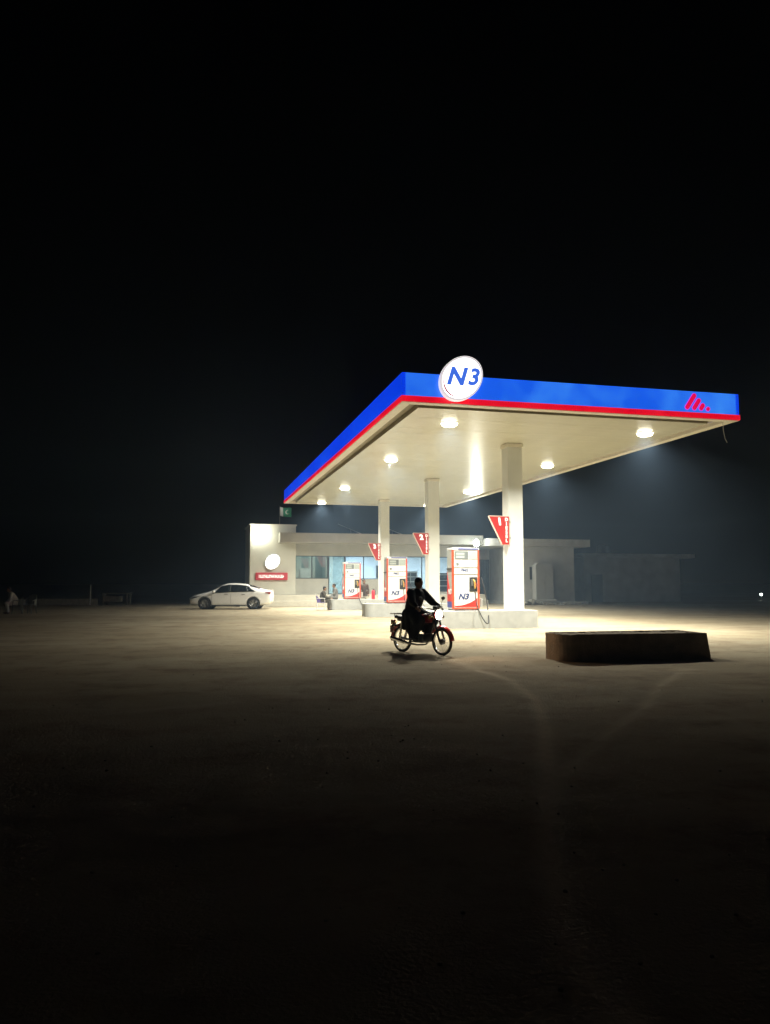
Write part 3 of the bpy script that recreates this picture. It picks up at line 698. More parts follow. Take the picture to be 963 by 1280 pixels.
for k in range(150):
    x = rr.uniform(22.1, 26.9); y = rr.uniform(50.55, 51.1); s = rr.uniform(0.04, 0.16)*(1.2 if x < 24 else 0.8)
    z = s*0.3 + max(0, 0.22-abs(x-22.9)*0.2)*rr.random()
    pts = [Vector((rr.uniform(-1, 1), rr.uniform(-1, 1), rr.uniform(-0.6, 0.8))).normalized()*s for _ in range(8)]
    b_ = bmesh.new()
    for p in pts: b_.verts.new(p)
    bmesh.ops.convex_hull(b_, input=b_.verts); b_.verts.index_update()
    rb.add([v.co+Vector((x, y, z)) for v in b_.verts], [[v.index for v in f.verts] for f in b_.faces]); b_.free()
tag(rb.build('rubble', M['rubble']), 'loose broken concrete rubble heaped along the raw concrete wall', 'rubble', kind='stuff')
# far dark building with a tank
fb = empty('dark_building', (34.5, 58.0, 0), 0, 'plain dark flat roofed building with a roof tank beyond the concrete wing', 'building')
def Bx(name, m, a, b, parent=fb): return MB().box((a[0]-34.5, a[1]-58, a[2]), (b[0]-34.5, b[1]-58, b[2])).build(name, M[m], parent, bevel=0.01)
Bx('wall', 'rawwall', (30.4, 57.0, -0.05), (39.1, 63.0, 3.55))
r_ = Bx('roof_slab', 'slab2', (30.0, 56.5, 3.553), (40.2, 63.5, 3.86))
MB().lathe([(0, 0), (0.5, 0), (0.52, 0.05), (0.52, 0.65), (0.35, 0.80), (0.15, 0.85), (0, 0.86)], (33.0-34.5, 58.5-58, 3.862), 'z', 20).build('water_tank', M['tank'], r_, True)
Bx('door', 'shutter', (31.0, 56.96, 0.0), (32.0, 56.998, 2.2))
# far lamp on a short post
fp = empty('post_lamp', (47.65, 58.0, 0), 0, 'tiny lit lamp on a short post far beyond the dark building', 'lamp')
MB().cyl((0,0,-0.05), (0,0,0.42), 0.04, 8).build('post', M['metal'], fp)
MB().ball((0, 0, 0.52), (0.09, 0.09, 0.10), 12, 8).build('globe', M['far_lamp'], fp, True)
MB().cone((0,0,0.60), 0.12, (0,0,0.66), 0.02, 12).build('hood', M['metal'], fp)

# ================================================================== LEFT BACKGROUND
lw = empty('low_wall', (-8.6, 57.6, 0), R(-2), 'low weathered brick wall with stub pillars on the far dark side', 'wall')
MB().box((-3.0, -0.12, -0.05), (2.3, 0.12, 0.36)).build('wall_run', M['brick'], lw, bevel=0.01)
MB().box((-3.0, -0.16, 0.362), (2.3, 0.16, 0.43)).build('coping', M['brick'], lw, bevel=0.01)
for x in (-2.4, -1.3, -0.2, 0.9, 2.0):
    MB().box((x-0.2, -0.2, -0.05), (x+0.2, -0.125, 0.355)).build('pillar', M['brick'], lw, bevel=0.01)
mp_ = empty('marker_post', (-6.75, 57.1, 0), 0, 'thin pale upright post at the end of the low brick wall', 'post')
MB().cyl((0,0,-0.05), (0,0,1.32), 0.035, 10).build('shaft', M['column'], mp_, True)
MB().cyl((0,0,1.321), (0,0,1.36), 0.045, 10).build('cap', M['metal'], mp_, True)
tb = empty('wooden_table', (-5.05, 57.6, 0), R(-14), 'old wooden table standing near the thin pale post', 'table')
for k in range(5):
    MB().box((-0.95, -0.45+0.18*k, 0.76), (0.95, -0.45+0.18*k+0.172, 0.81)).build('board', M['wood'], tb)
for sx in (-1, 1):
    for sy in (-1, 1):
        MB().box((sx*0.82-0.04, sy*0.36-0.04, 0.0), (sx*0.82+0.04, sy*0.36+0.04, 0.758)).build('leg', M['wood'], tb)
MB().box((-0.78, -0.30, 0.20), (0.30, 0.30, 0.62)).build('under_crate', M['wood'], tb, bevel=0.01)

# ================================================================== PLASTIC CHAIR
def chair(root, m, white=None):
    MB().box((-0.22, -0.23, 0.41), (0.24, 0.23, 0.44)).build('seat', M[m], root, bevel=0.012)
    bk = MB(); bk.prism([(-0.22, 0.44), (-0.19, 0.44), (-0.25, 0.80), (-0.28, 0.80)], -0.22, 0.22)
    bk.build('backrest', M[m], root, bevel=0.01)
    MB().prism([(-0.25, 0.80), (-0.28, 0.80), (-0.305, 0.92), (-0.275, 0.92)], -0.20, 0.20).build('top_rail', M[white or m], root, bevel=0.01)
    for sx, sy in ((-1,-1),(-1,1),(1,-1),(1,1)):
        MB().cone((sx*0.19, sy*0.19, 0.41), 0.026, (sx*0.24, sy*0.24, 0.0), 0.020, 8).build('leg', M[white or m], root)
    for sy in (-1, 1):
        MB().prism([(-0.22, 0.44), (-0.02, 0.44), (-0.04, 0.62), (-0.24, 0.80)], sy*0.225-0.006, sy*0.225+0.006).build('side_panel', M[m], root)
        MB().tube([(-0.24, sy*0.23, 0.66), (0.0, sy*0.25, 0.66), (0.20, sy*0.25, 0.64), (0.22, sy*0.24, 0.44)], 0.018, 6).build('armrest', M[white or m], root, True)

# ================================================================== PEOPLE
def capsule(mb, p0, r0, p1, r1, seg=10):
    mb.cone(p0, r0, p1, r1, seg); mb.ball(p0, r0, seg, 6); mb.ball(p1, r1, seg, 6)
def fuse(mb, name, m, parent, voxel, it=4):
    o = bpy.data.objects.new(name, mb.mesh(name)); COL.objects.link(o)
    r = o.modifiers.new('r', 'REMESH'); r.mode = 'VOXEL'; r.voxel_size = voxel; r.adaptivity = 0
    s = o.modifiers.new('s', 'SMOOTH'); s.factor = 0.5; s.iterations = it
    return baked(o, name, m, parent)
def human(root, J, top, bottom, head_dir=0.0, tail=None, scarf=None, cap=None, voxel=0.011, shoe='leather', loose=1.0, drape=()):
    """J: joints in the root's frame, facing +x. top/bottom: cloth materials; tail: kurta hem points"""
    V = lambda k: Vector(J[k])
    b = MB()
    pel, wst, chs, nck, hd = V('pelvis'), V('waist'), V('chest'), V('neck'), V('head')
    capsule(b, pel, 0.125, wst, 0.115); capsule(b, wst, 0.115, chs, 0.135); capsule(b, chs, 0.12, nck, 0.055); capsule(b, nck, 0.052, hd, 0.055)
    for s in 'LR':
        capsule(b, chs+(V('sh'+s)-chs)*0.3, 0.10, V('sh'+s), 0.062)
        capsule(b, V('sh'+s), 0.056, V('el'+s), 0.042); capsule(b, V('el'+s), 0.041, V('wr'+s), 0.029)
        capsule(b, pel, 0.11, V('hip'+s), 0.095); capsule(b, V('hip'+s), 0.088, V('kn'+s), 0.058)
        capsule(b, V('kn'+s), 0.056, V('an'+s), 0.038); capsule(b, V('an'+s), 0.036, V('toe'+s), 0.028)
        wr = V('wr'+s); d = (wr-V('el'+s)).normalized(); sd_ = 1 if s == 'L' else -1
        up = Vector((0, 0, 1)); lat = d.cross(up); lat = lat.normalized() if lat.length > 0.2 else Vector((0, 1, 0)); nrm = lat.cross(d).normalized()
        palm = wr+d*0.08; capsule(b, wr, 0.026, palm, 0.028)
        for q in (-1, 1): capsule(b, wr+d*0.03, 0.02, palm+lat*0.022*q, 0.018)
        for q, ln in ((-1.5, 0.058), (-0.5, 0.072), (0.5, 0.068), (1.5, 0.052)):
            base = palm+lat*0.018*q; mid = base+d*ln*0.6-nrm*0.012; tip = mid+d*ln*0.25-nrm*ln*0.5
            capsule(b, base, 0.0105, mid, 0.0098, 6); capsule(b, mid, 0.0098, tip, 0.0088, 6)
        tb_ = wr+d*0.03-lat*0.028*sd_; tm = tb_+d*0.035-lat*0.026*sd_-nrm*0.012
        capsule(b, tb_, 0.014, tm, 0.012, 6); capsule(b, tm, 0.012, tm+d*0.03-nrm*0.01, 0.010, 6)
    # head: skull, jaw, nose, brow, ears
    cf, sf = math.cos(head_dir), math.sin(head_dir)
    def hp(x, y, z): return hd+Vector((x*cf-y*sf, x*sf+y*cf, z))
    b.ball(hp(-0.008, 0, 0.015), (0.094, 0.078, 0.108), 16, 12); b.ball(hp(0.022, 0, -0.055), (0.062, 0.056, 0.062), 12, 8)
    capsule(b, hp(0.085, 0, 0.012), 0.010, hp(0.106, 0, -0.026), 0.015, 8)
    b.ball(hp(0.074, 0, -0.066), (0.022, 0.028, 0.012), 8, 6); b.ball(hp(0.06, 0, -0.098), (0.026, 0.028, 0.018), 8, 6)
    for q in (-1, 1):
        b.ball(hp(-0.005, 0.082*q, -0.008), (0.022, 0.012, 0.032), 8, 6); b.ball(hp(0.070, 0.032*q, 0.030), (0.018, 0.024, 0.010), 8, 6)
    body = fuse(b, 'body', M['skin'], root, voxel, 3)
    e = MB()
    for q in (-1, 1): e.ball(hp(0.079, 0.031*q, 0.010), 0.011, 8, 6)
    e.build('eyes', M['dark'], body, True)
    # hair or cap
    h = MB(); h.ball(hp(-0.018, 0, 0.038), (0.096, 0.086, 0.100), 16, 12); h.ball(hp(-0.05, 0, -0.01), (0.062, 0.078, 0.075), 12, 8)
    fuse(h, cap or 'hair', M['hair'] if not cap else M[top], body, 0.012, 2)
    # shirt with sleeves and hem
    t = MB(); q_ = loose
    capsule(t, pel, 0.158*q_, wst, 0.150*q_); capsule(t, wst, 0.150*q_, chs, 0.158*q_); capsule(t, chs, 0.140*q_, chs+(nck-chs)*0.75, 0.078)
    for s in 'LR':
        capsule(t, chs+(V('sh'+s)-chs)*0.3, 0.125, V('sh'+s), 0.082); capsule(t, V('sh'+s), 0.080*q_, V('el'+s), 0.068*q_)
        capsule(t, V('el'+s), 0.066, V('el'+s)+(V('wr'+s)-V('el'+s))*0.92, 0.052)
        capsule(t, pel, 0.14, V('hip'+s), 0.128)
        for f0, r0 in (tail or ()): capsule(t, V('hip'+s), 0.125, V('hip'+s)+(V('kn'+s)-V('hip'+s))*f0, r0)
    for a_, ra, b2, rb2 in drape: capsule(t, a_, ra, b2, rb2)
    fuse(t, 'shirt', M[top], body, 0.018, 4)
    tr = MB()
    for s in 'LR':
        capsule(tr, pel-Vector((0, 0, 0.02)), 0.125, V('hip'+s), 0.115); capsule(tr, V('hip'+s), 0.112*q_, V('kn'+s), 0.100*q_)
        capsule(tr, V('kn'+s), 0.100*q_, V('an'+s)+(V('kn'+s)-V('an'+s))*0.12, 0.075*q_)
    fuse(tr, 'trousers', M[bottom], body, 0.018, 4)
    sh_ = MB()
    for s in 'LR':
        a, q = V('an'+s), V('toe'+s); d = (q-a); d.z = 0; d.normalize()
        sole = min(a.z, q.z)
        capsule(sh_, q-d*0.19+Vector((0, 0, 0.012)), 0.038, q+Vector((0, 0, 0.008)), 0.036)
    fuse(sh_, 'shoes', M[shoe], body, 0.013, 2)
    return body
def seated_joints(z=0.46, lean=0.1, knee_drop=0.0, hand=((0.36, 0.10), (0.36, -0.10)), hz=0.12, foot=0.44, head_f=0.05, feet_z=0.07):
    c = lambda h: (lean*h/0.5, z+0.09+h)
    J = {}
    J['pelvis'] = (0, 0, z+0.10); J['waist'] = (lean*0.35, 0, z+0.27); J['chest'] = (lean, 0, z+0.47)
    J['neck'] = (lean*1.25+0.01, 0, z+0.63); J['head'] = (lean*1.4+head_f, 0, z+0.755)
    for s, q, i in (('L', 1, 0), ('R', -1, 1)):
        J['sh'+s] = (lean*1.05, 0.17*q, z+0.54); hx, hy = hand[i]
        J['wr'+s] = (hx, hy, z+hz); J['el'+s] = ((lean+hx)*0.5-0.06, 0.27*q, z+0.28)
        J['hip'+s] = (0.02, 0.09*q, z+0.09); J['kn'+s] = (0.44, 0.14*q, z+0.08-knee_drop)
        J['an'+s] = (foot, 0.13*q, feet_z+0.02); J['toe'+s] = (foot+0.17, 0.15*q, feet_z-0.03)
    return J

# two men by the rear island
ch1 = empty('plastic_chair', (7.02, 43.55, 0), R(-8), 'purple plastic chair with white top rail under the man in olive', 'chair'); chair(ch1, 'chair_blue', 'chair_white')
p1 = empty('person', (7.05, 43.55, 0), R(-8), 'person in olive clothes sitting on a purple plastic chair by the rear pump island', 'person')
human(p1, seated_joints(0.44, 0.10, 0.0, ((0.52, 0.08), (0.50, -0.10)), 0.22, 0.40, 0.05), 'cloth_olive', 'cloth_olive', tail=((0.7, 0.125),))
p2 = empty('person', (7.98, 44.25, IZ), R(176), 'person in a grey shirt sitting on the rear pump island facing the man in olive', 'person')
J = seated_joints(0.02, 0.03, 0.0, ((0.30, 0.12), (0.28, -0.14)), 0.16, 0.12, 0.06)
for s, q in (('L', 1), ('R', -1)):
    J['kn'+s] = (0.30, 0.30*q, 0.13); J['an'+s] = (0.16, -0.10*q, 0.07); J['toe'+s] = (0.20, -0.24*q, 0.05)
human(p2, J, 'cloth_grey', 'cloth_grey', tail=((0.4, 0.12),), head_dir=R(10))
# attendant behind the rear pump
p3 = empty('person', (9.90, 45.4, 0), R(-100), 'person in a brown vest and pale trousers standing behind the rear fuel dispenser', 'person')
J = {'pelvis': (0,0,0.92), 'waist': (0,0,1.08), 'chest': (0.01,0,1.28), 'neck': (0.01,0,1.46), 'head': (0.04,0,1.60)}
for s, q in (('L', 1), ('R', -1)):
    J['sh'+s] = (0,0.18*q,1.36); J['el'+s] = (-0.03,0.25*q,1.08); J['wr'+s] = (0.10,0.25*q,0.86)
    J['hip'+s] = (0,0.09*q,0.88); J['kn'+s] = (0.02,0.10*q,0.50); J['an'+s] = (-0.02,0.11*q,0.10); J['toe'+s] = (0.15,0.14*q,0.04)
human(p3, J, 'cloth_brown', 'cloth_beige', tail=((0.3, 0.12),))
# man and empty chair on the dark left side
ch2 = empty('plastic_chair', (-8.30, 41.75, 0), R(195), 'dark plastic chair under the man in white on the far dark side', 'chair'); chair(ch2, 'chair_dark')
p4 = empty('person', (-8.33, 41.75, 0), R(195), 'person in white clothes leaning forward on a chair on the far dark side', 'person')
human(p4, seated_joints(0.44, 0.24, 0.0, ((0.46, 0.10), (0.48, -0.08)), 0.06, 0.36, 0.04), 'cloth_white', 'cloth_white', tail=((0.6, 0.125),))
ch3 = empty('plastic_chair', (-7.78, 42.0, 0), R(250), 'empty dark plastic chair beside the man in white on the far dark side', 'chair'); chair(ch3, 'chair_dark')

# ================================================================== CAR
CARS = 1.035
Fh = Vector((math.sin(YAW), math.cos(YAW), 0)); Rh = Vector((math.cos(YAW), -math.sin(YAW), 0))
car = empty('parked_car', Fh*46.2 + Rh*(-8.98), math.atan2(-Rh.y, -Rh.x)+0.02, 'white four door sedan car parked in front of the cream tower', 'car')
car.scale = (CARS, CARS, CARS)
#            x      zb    wb    zsill wsill zmid  wmid  zbelt wbelt ztop  wtop  zc
CS = [(-2.31, 0.46, 0.50, 0.52, 0.60, 0.72, 0.66, 0.90, 0.62, 0.92, 0.55, 0.93),
      (-2.24, 0.30, 0.62, 0.40, 0.76, 0.72, 0.80, 0.99, 0.74, 1.03, 0.62, 1.04),
      (-2.05, 0.24, 0.72, 0.34, 0.84, 0.70, 0.87, 0.98, 0.80, 1.06, 0.66, 1.08),
      (-1.75, 0.20, 0.76, 0.28, 0.86, 0.68, 0.885, 0.96, 0.83, 1.08, 0.66, 1.11),
      (-1.40, 0.18, 0.78, 0.25, 0.87, 0.66, 0.89, 0.95, 0.84, 1.22, 0.63, 1.25),
      (-0.95, 0.17, 0.79, 0.24, 0.875, 0.65, 0.89, 0.94, 0.85, 1.36, 0.60, 1.39),
      (-0.45, 0.17, 0.79, 0.24, 0.875, 0.64, 0.89, 0.92, 0.85, 1.425, 0.60, 1.455),
      (0.05, 0.17, 0.79, 0.24, 0.875, 0.63, 0.89, 0.90, 0.85, 1.43, 0.60, 1.465),
      (0.40, 0.17, 0.79, 0.24, 0.875, 0.63, 0.89, 0.885, 0.85, 1.37, 0.61, 1.41),
      (0.80, 0.17, 0.79, 0.24, 0.875, 0.62, 0.89, 0.87, 0.845, 1.17, 0.64, 1.20),
      (1.20, 0.18, 0.78, 0.25, 0.87, 0.61, 0.885, 0.86, 0.82, 0.95, 0.68, 0.98),
      (1.60, 0.20, 0.76, 0.27, 0.86, 0.60, 0.875, 0.80, 0.80, 0.87, 0.66, 0.90),
      (1.95, 0.22, 0.72, 0.30, 0.84, 0.57, 0.85, 0.72, 0.76, 0.78, 0.62, 0.81),
      (2.18, 0.22, 0.64, 0.32, 0.76, 0.52, 0.78, 0.64, 0.68, 0.69, 0.54, 0.71),
      (2.31, 0.26, 0.48, 0.34, 0.58, 0.48, 0.60, 0.56, 0.54, 0.60, 0.44, 0.61)]
def ringpts(c):
    x, zb, wb, zs, ws, zm, wm, zl, wl, zt, wt, zc = c
    half = [(0, zb), (wb, zb), (ws, zs), (wm, zm), (wl, zl), (wt, zt), (wt*0.5, (zt+zc*2)/3), (0, zc)]
    return [(x, y, z) for y, z in half] + [(x, -y, z) for y, z in reversed(half[1:-1])]
mb = MB(); rings = [ringpts(c) for c in CS]; rn = len(rings[0])
vs = [p for r in rings for p in r]
fs = [(i*rn+k, i*rn+(k+1) % rn, (i+1)*rn+(k+1) % rn, (i+1)*rn+k) for i in range(len(CS)-1) for k in range(rn)]
fs += [tuple(range(rn)), tuple(range((len(CS)-1)*rn, len(CS)*rn))]
o = bpy.data.objects.new('cb', mb.add(vs, fs).mesh('cb')); COL.objects.link(o)
WB = (1.38, -1.32); WR = 0.325
cut = MB()
for x in WB:
    for s in (-1, 1): cut.cyl((x, s*0.60, WR), (x, s*1.1, WR), 0.385, 28)
ct = bpy.data.objects.new('ct', cut.mesh('ct')); COL.objects.link(ct)
ss = o.modifiers.new('s', 'SUBSURF'); ss.levels = 2; ss.render_levels = 2
bo = o.modifiers.new('b', 'BOOLEAN'); bo.operation = 'DIFFERENCE'; bo.object = ct; bo.solver = 'EXACT'
body = baked(o, 'body', M['car'], car); body.data.set_sharp_from_angle(angle=R(35)); bpy.data.objects.remove(ct)
# points on the glasshouse flank: u along x, v 0 belt .. 1 cant rail (interpolated stations)
def flank(x, v, s, out=0.0):
    for a, b in zip(CS[:-1], CS[1:]):
        if a[0] <= x <= b[0]:
            t = (x-a[0])/(b[0]-a[0]); c = [a[i]+(b[i]-a[i])*t for i in range(12)]
            z = c[7]+(c[9]-c[7])*v; w = c[8]+(c[10]-c[8])*v
            return Vector((x, s*(w+out), z))
def glass_patch(pts, s, name, out=0.012):
    """dark pane following the flank between belt and roof rail; pts = rows of (x, v)"""
    vs = []; n = len(pts[0])
    for row in pts:
        vs += [flank(x, v, s, out) for x, v in row]
    fs = [(j*n+i, j*n+i+1, (j+1)*n+i+1, (j+1)*n+i) for j in range(len(pts)-1) for i in range(n-1)]
    ob = MB().add(vs, fs).build(name, M['car_glass'], car, True); thick(ob, 0.022); return ob
def lerp_row(x0, x1, v, n=6): return [(x0+(x1-x0)*i/n, v) for i in range(n+1)]
for s in (-1, 1):
    glass_patch([lerp_row(0.98-0.44*k/4, -0.050, 0.06+0.80*k/4) for k in range(5)], s, 'front_side_window')
    glass_patch([lerp_row(-0.056, -1.05+0.12*k/4, 0.06+0.80*k/4) for k in range(5)], s, 'rear_side_window')
    glass_patch([lerp_row(-1.056+0.12*k/4, -1.44+0.42*k/4, 0.10+0.70*k/4, 3) for k in range(5)], s, 'quarter_window')
    # mirror, handles, sill line, lamps
    m_ = MB(); m_.ball((0.86, s*0.98, 0.98), (0.09, 0.11, 0.075), 12, 8); m_.build('mirror', M['car'], car, True)
    MB().box((0.80, s*0.84 if s > 0 else -0.92, 0.90), (0.88, s*0.92 if s > 0 else -0.84, 0.94)).build('mirror_arm', M['dark'], car)
    for x in (-0.86, 0.10):
        MB().box((x, min(s*0.885, s*0.912), 0.80), (x+0.20, max(s*0.885, s*0.912), 0.828)).build('door_handle', M['chrome'], car, bevel=0.006)
    for x in (-0.055, 1.00):
        MB().tube([(x-0.03, s*0.886, 0.30), (x, s*0.8925, 0.62), (x-0.02, s*0.866, 0.86)], 0.005, 5).build('door_gap', M['dark'], car)
    MB().box((-0.92, min(s*0.80, s*0.878), 0.175), (0.98, max(s*0.80, s*0.878), 0.225)).build('sill_trim', M['dark'], car)
    hl = MB(); hl.prism([(1.62, 0.715), (2.15, 0.555), (2.27, 0.545), (2.22, 0.62), (1.95, 0.715)], min(s*0.60, s*0.845), max(s*0.60, s*0.845))
    hl.build('headlight', M['lampglass'], car, bevel=0.02)
    tl = MB(); tl.prism([(-1.93, 0.90), (-2.25, 0.84), (-2.29, 0.93), (-2.22, 0.965), (-2.0, 0.945)], min(s*0.50, s*0.84), max(s*0.50, s*0.84))
    tl.build('tail_light', M['tail'], car, bevel=0.015)
    MB().ball((2.14, s*0.62, 0.40), (0.10, 0.09, 0.06), 10, 6).build('fog_light', M['dark'], car, True)
# windscreen and rear window follow the centre line
def centre_z(x):
    for a, b in zip(CS[:-1], CS[1:]):
        if a[0] <= x <= b[0]:
            t = (x-a[0])/(b[0]-a[0]); return a[11]+(b[11]-a[11])*t, a[10]+(b[10]-a[10])*t, a[9]+(b[9]-a[9])*t
for xs_, nm in (((0.46, 0.65, 0.85, 1.08), 'windscreen'), ((-1.62, -1.42, -1.22, -1.02), 'rear_window')):
    vs = []
    for x in xs_:
        zc, wt, zt = centre_z(x)
        vs += [(x, q*wt*0.93, zt+(zc-zt)*(1-abs(q)**1.6)+0.008) for q in (-1, -0.6, -0.2, 0.2, 0.6, 1)]
    fs = [(j*6+i, j*6+i+1, (j+1)*6+i+1, (j+1)*6+i) for j in range(3) for i in range(5)]
    thick(MB().add(vs, fs).build(nm, M['car_glass'], car, True), 0.012)
MB().box((2.17, -0.45, 0.32), (2.30, 0.45, 0.46)).build('grille', M['dark'], car, bevel=0.01)
MB().box((-2.31, -0.28, 0.62), (-2.295, 0.28, 0.75)).build('number_plate', M['white'], car)
MB().tube([(-2.28, 0.45, 1.03), (-2.26, 0.2, 1.06), (-2.26, -0.2, 1.06), (-2.28, -0.45, 1.03)], 0.02, 6).build('boot_lip', M['car'], car, True)
tyre_m = MB().lathe([(0.205, -0.10), (0.29, -0.108), (0.318, -0.09), (WR, -0.06), (WR, 0.06), (0.318, 0.09), (0.29, 0.108), (0.205, 0.10), (0.205, -0.10)], axis='y', seg=36).mesh('wheel', True); tyre_m.materials.append(M['tyre'])
rim_b = MB().lathe([(0.0, 0.015), (0.19, 0.015), (0.20, 0.06), (0.212, 0.098), (0.205, 0.104), (0.196, 0.09), (0.186, 0.04)], axis='y', seg=30)
for k in range(5):
    for dk in (-0.16, 0.16):
        a = 2*math.pi*k/5+dk
        rim_b.tube([(0.03*math.cos(a), 0.075, 0.03*math.sin(a)), (0.12*math.cos(a), 0.085, 0.12*math.sin(a)), (0.20*math.cos(a-dk*0.35), 0.082, 0.20*math.sin(a-dk*0.35))], [0.020, 0.017, 0.020], 6)
rim_b.lathe([(0, 0.10), (0.035, 0.098), (0.04, 0.06)], axis='y', seg=14)
rim_m = rim_b.mesh('rim', True); rim_m.materials.append(M['rim'])
disc_m = MB().lathe([(0, 0.012), (0.184, 0.012), (0.184, -0.04)], axis='y', seg=24).mesh('brake_disc'); disc_m.materials.append(M['dark'])
for x in WB:
    for s in (-1, 1):
        w = bpy.data.objects.new('wheel', tyre_m); COL.objects.link(w); w.parent = car; w.location = (x, s*0.775, WR)
        w.rotation_euler = (0, random.random()*1.2, 0 if s > 0 else math.pi)
        for nm, me in (('rim', rim_m), ('brake_disc', disc_m)):
            r = bpy.data.objects.new(nm, me); COL.objects.link(r); r.parent = w
for x in WB:
    for s in (-1, 1): MB().lathe([(0.0, s*0.595), (0.383, s*0.595), (0.383, s*0.80)], (x, 0, WR), 'y', 24).build('wheel_arch_liner', M['dark'], car)

# ================================================================== MOTORCYCLE AND RIDER
BH = math.atan2(-1.10, 0.584)
bike = empty('motorcycle', (4.83, 16.35, -0.016), BH, 'small red motorcycle with its headlight on riding across the dirt', 'motorcycle')
WRB = 0.29; FX, RX = 0.62, -0.60
ty = MB()
for i in range(36):
    pass
tyb = MB().lathe([(WRB+0.025*math.cos(a)-0.025, 0.030*math.sin(a)) for a in [2*math.pi*i/10 for i in range(11)]], axis='y', seg=40).mesh('wheel', True); tyb.materials.append(M['tyre'])
rmb = MB().lathe([(0.225, -0.018), (0.243, -0.022), (0.243, 0.022), (0.225, 0.018), (0.225, -0.018)], axis='y', seg=36).mesh('rim', True); rmb.materials.append(M['chrome'])
spk = MB()
for k in range(28):
    a = 2*math.pi*k/28; b = a+(0.45 if k % 2 else -0.45); yy = 0.03 if k % 4 < 2 else -0.03
    spk.cyl((0.04*math.cos(b), yy, 0.04*math.sin(b)), (0.228*math.cos(a), 0, 0.228*math.sin(a)), 0.0028, 4)
spk = spk.mesh('spokes'); spk.materials.append(M['chrome'])
hub = MB().lathe([(0, -0.055), (0.035, -0.055), (0.06, -0.035), (0.06, 0.035), (0.035, 0.055), (0, 0.055)], axis='y', seg=18).mesh('hub', True); hub.materials.append(M['engine'])
for x in (FX, RX):
    w = bpy.data.objects.new('wheel', tyb); COL.objects.link(w); w.parent = bike; w.location = (x, 0, WRB)
    for nm, me in (('rim', rmb), ('spokes', spk), ('hub', hub)):
        r = bpy.data.objects.new(nm, me); COL.objects.link(r); r.parent = w
fk = MB()
for s in (-1, 1): fk.tube([(FX, s*0.075, WRB), (0.53, s*0.075, 0.55), (0.42, s*0.075, 0.90)], [0.022, 0.024, 0.018], 8)
fk.build('front_fork', M['chrome'], bike, True)
MB().tube([(0.42, 0, 0.90), (0.36, 0, 0.66), (0.20, 0, 0.30), (-0.10, 0, 0.26), (-0.22, 0, 0.42), (-0.30, 0, 0.68), (-0.75, 0, 0.70)], 0.024, 8).build('frame', M['bike_black'], bike, True)
fb_ = MB()
def fender(cx, a0, a1, r, wd_, n=14):
    vs = []
    for i in range(n+1):
        a = R(a0+(a1-a0)*i/n)
        for q, dr in ((-1, -0.028), (-0.6, 0.0), (0, 0.012), (0.6, 0.0), (1, -0.028)):
            vs.append((cx+(r+dr)*math.cos(a), q*wd_, WRB+(r+dr)*math.sin(a)))
    return MB().add(vs, [(i*5+k, i*5+k+1, (i+1)*5+k+1, (i+1)*5+k) for i in range(n) for k in range(4)])
thick(fender(FX, 5, 150, 0.325, 0.055).build('front_fender', M['bike_red'], bike, True), 0.006)
thick(fender(RX, 40, 190, 0.335, 0.065).build('rear_fender', M['bike_red'], bike, True), 0.006)
# tank
tk = MB(); tv = []
for x, w_, zb, zt_ in ((0.36, 0.05, 0.70, 0.80), (0.32, 0.10, 0.67, 0.85), (0.18, 0.125, 0.65, 0.88), (0.02, 0.115, 0.66, 0.85), (-0.08, 0.07, 0.68, 0.79)):
    tv.append([(x, w_*math.cos(t), (zb+zt_)/2+(zt_-zb)/2*math.sin(t)) for t in [2*math.pi*k/12 for k in range(12)]])
tk.add([p for r in tv for p in r], [(i*12+k, i*12+(k+1) % 12, (i+1)*12+(k+1) % 12, (i+1)*12+k) for i in range(4) for k in range(12)]+[tuple(range(12)), tuple(range(48, 60))])
tko = tk.build('fuel_tank', M['bike_red'], bike, True, sharp=80); sm = tko.modifiers.new('s', 'SUBSURF'); sm.levels = 1; sm.render_levels = 1
MB().prism([(-0.06, 0.72), (-0.06, 0.80), (-0.25, 0.775), (-0.60, 0.79), (-0.72, 0.82), (-0.74, 0.74), (-0.50, 0.70)], -0.12, 0.12).build('seat', M['bike_black'], bike, bevel=0.03)
for s in (-1, 1): MB().prism([(-0.08, 0.66), (-0.34, 0.68), (-0.38, 0.46), (-0.16, 0.44)], min(s*0.085, s*0.11), max(s*0.085, s*0.11)).build('side_cover', M['bike_red'], bike, bevel=0.015)
en = MB(); en.box((-0.16, -0.11, 0.24), (0.14, 0.11, 0.42)); en.cyl((0.10, 0, 0.34), (0.34, 0, 0.37), 0.075, 16)
for k in range(5): en.cyl((0.16+0.036*k, 0, 0.345+0.005*k), (0.172+0.036*k, 0, 0.347+0.005*k), 0.095, 16)
en.cyl((-0.02, -0.135, 0.33), (-0.02, 0.135, 0.33), 0.085, 18); en.build('engine', M['engine'], bike, bevel=0.01)
MB().tube([(0.30, -0.05, 0.31), (0.26, -0.12, 0.22), (0.05, -0.15, 0.20), (-0.25, -0.16, 0.22), (-0.40, -0.17, 0.25), (-0.78, -0.17, 0.32)], [0.018, 0.018, 0.020, 0.026, 0.042, 0.042], 10).build('exhaust', M['chrome'], bike, True)
hb = MB().tube([(0.24, 0.36, 0.99), (0.34, 0.30, 1.00), (0.40, 0.12, 0.97), (0.41, 0, 0.94), (0.40, -0.12, 0.97), (0.34, -0.30, 1.00), (0.24, -0.36, 0.99)], 0.013, 8).build('handlebar', M['chrome'], bike, True)
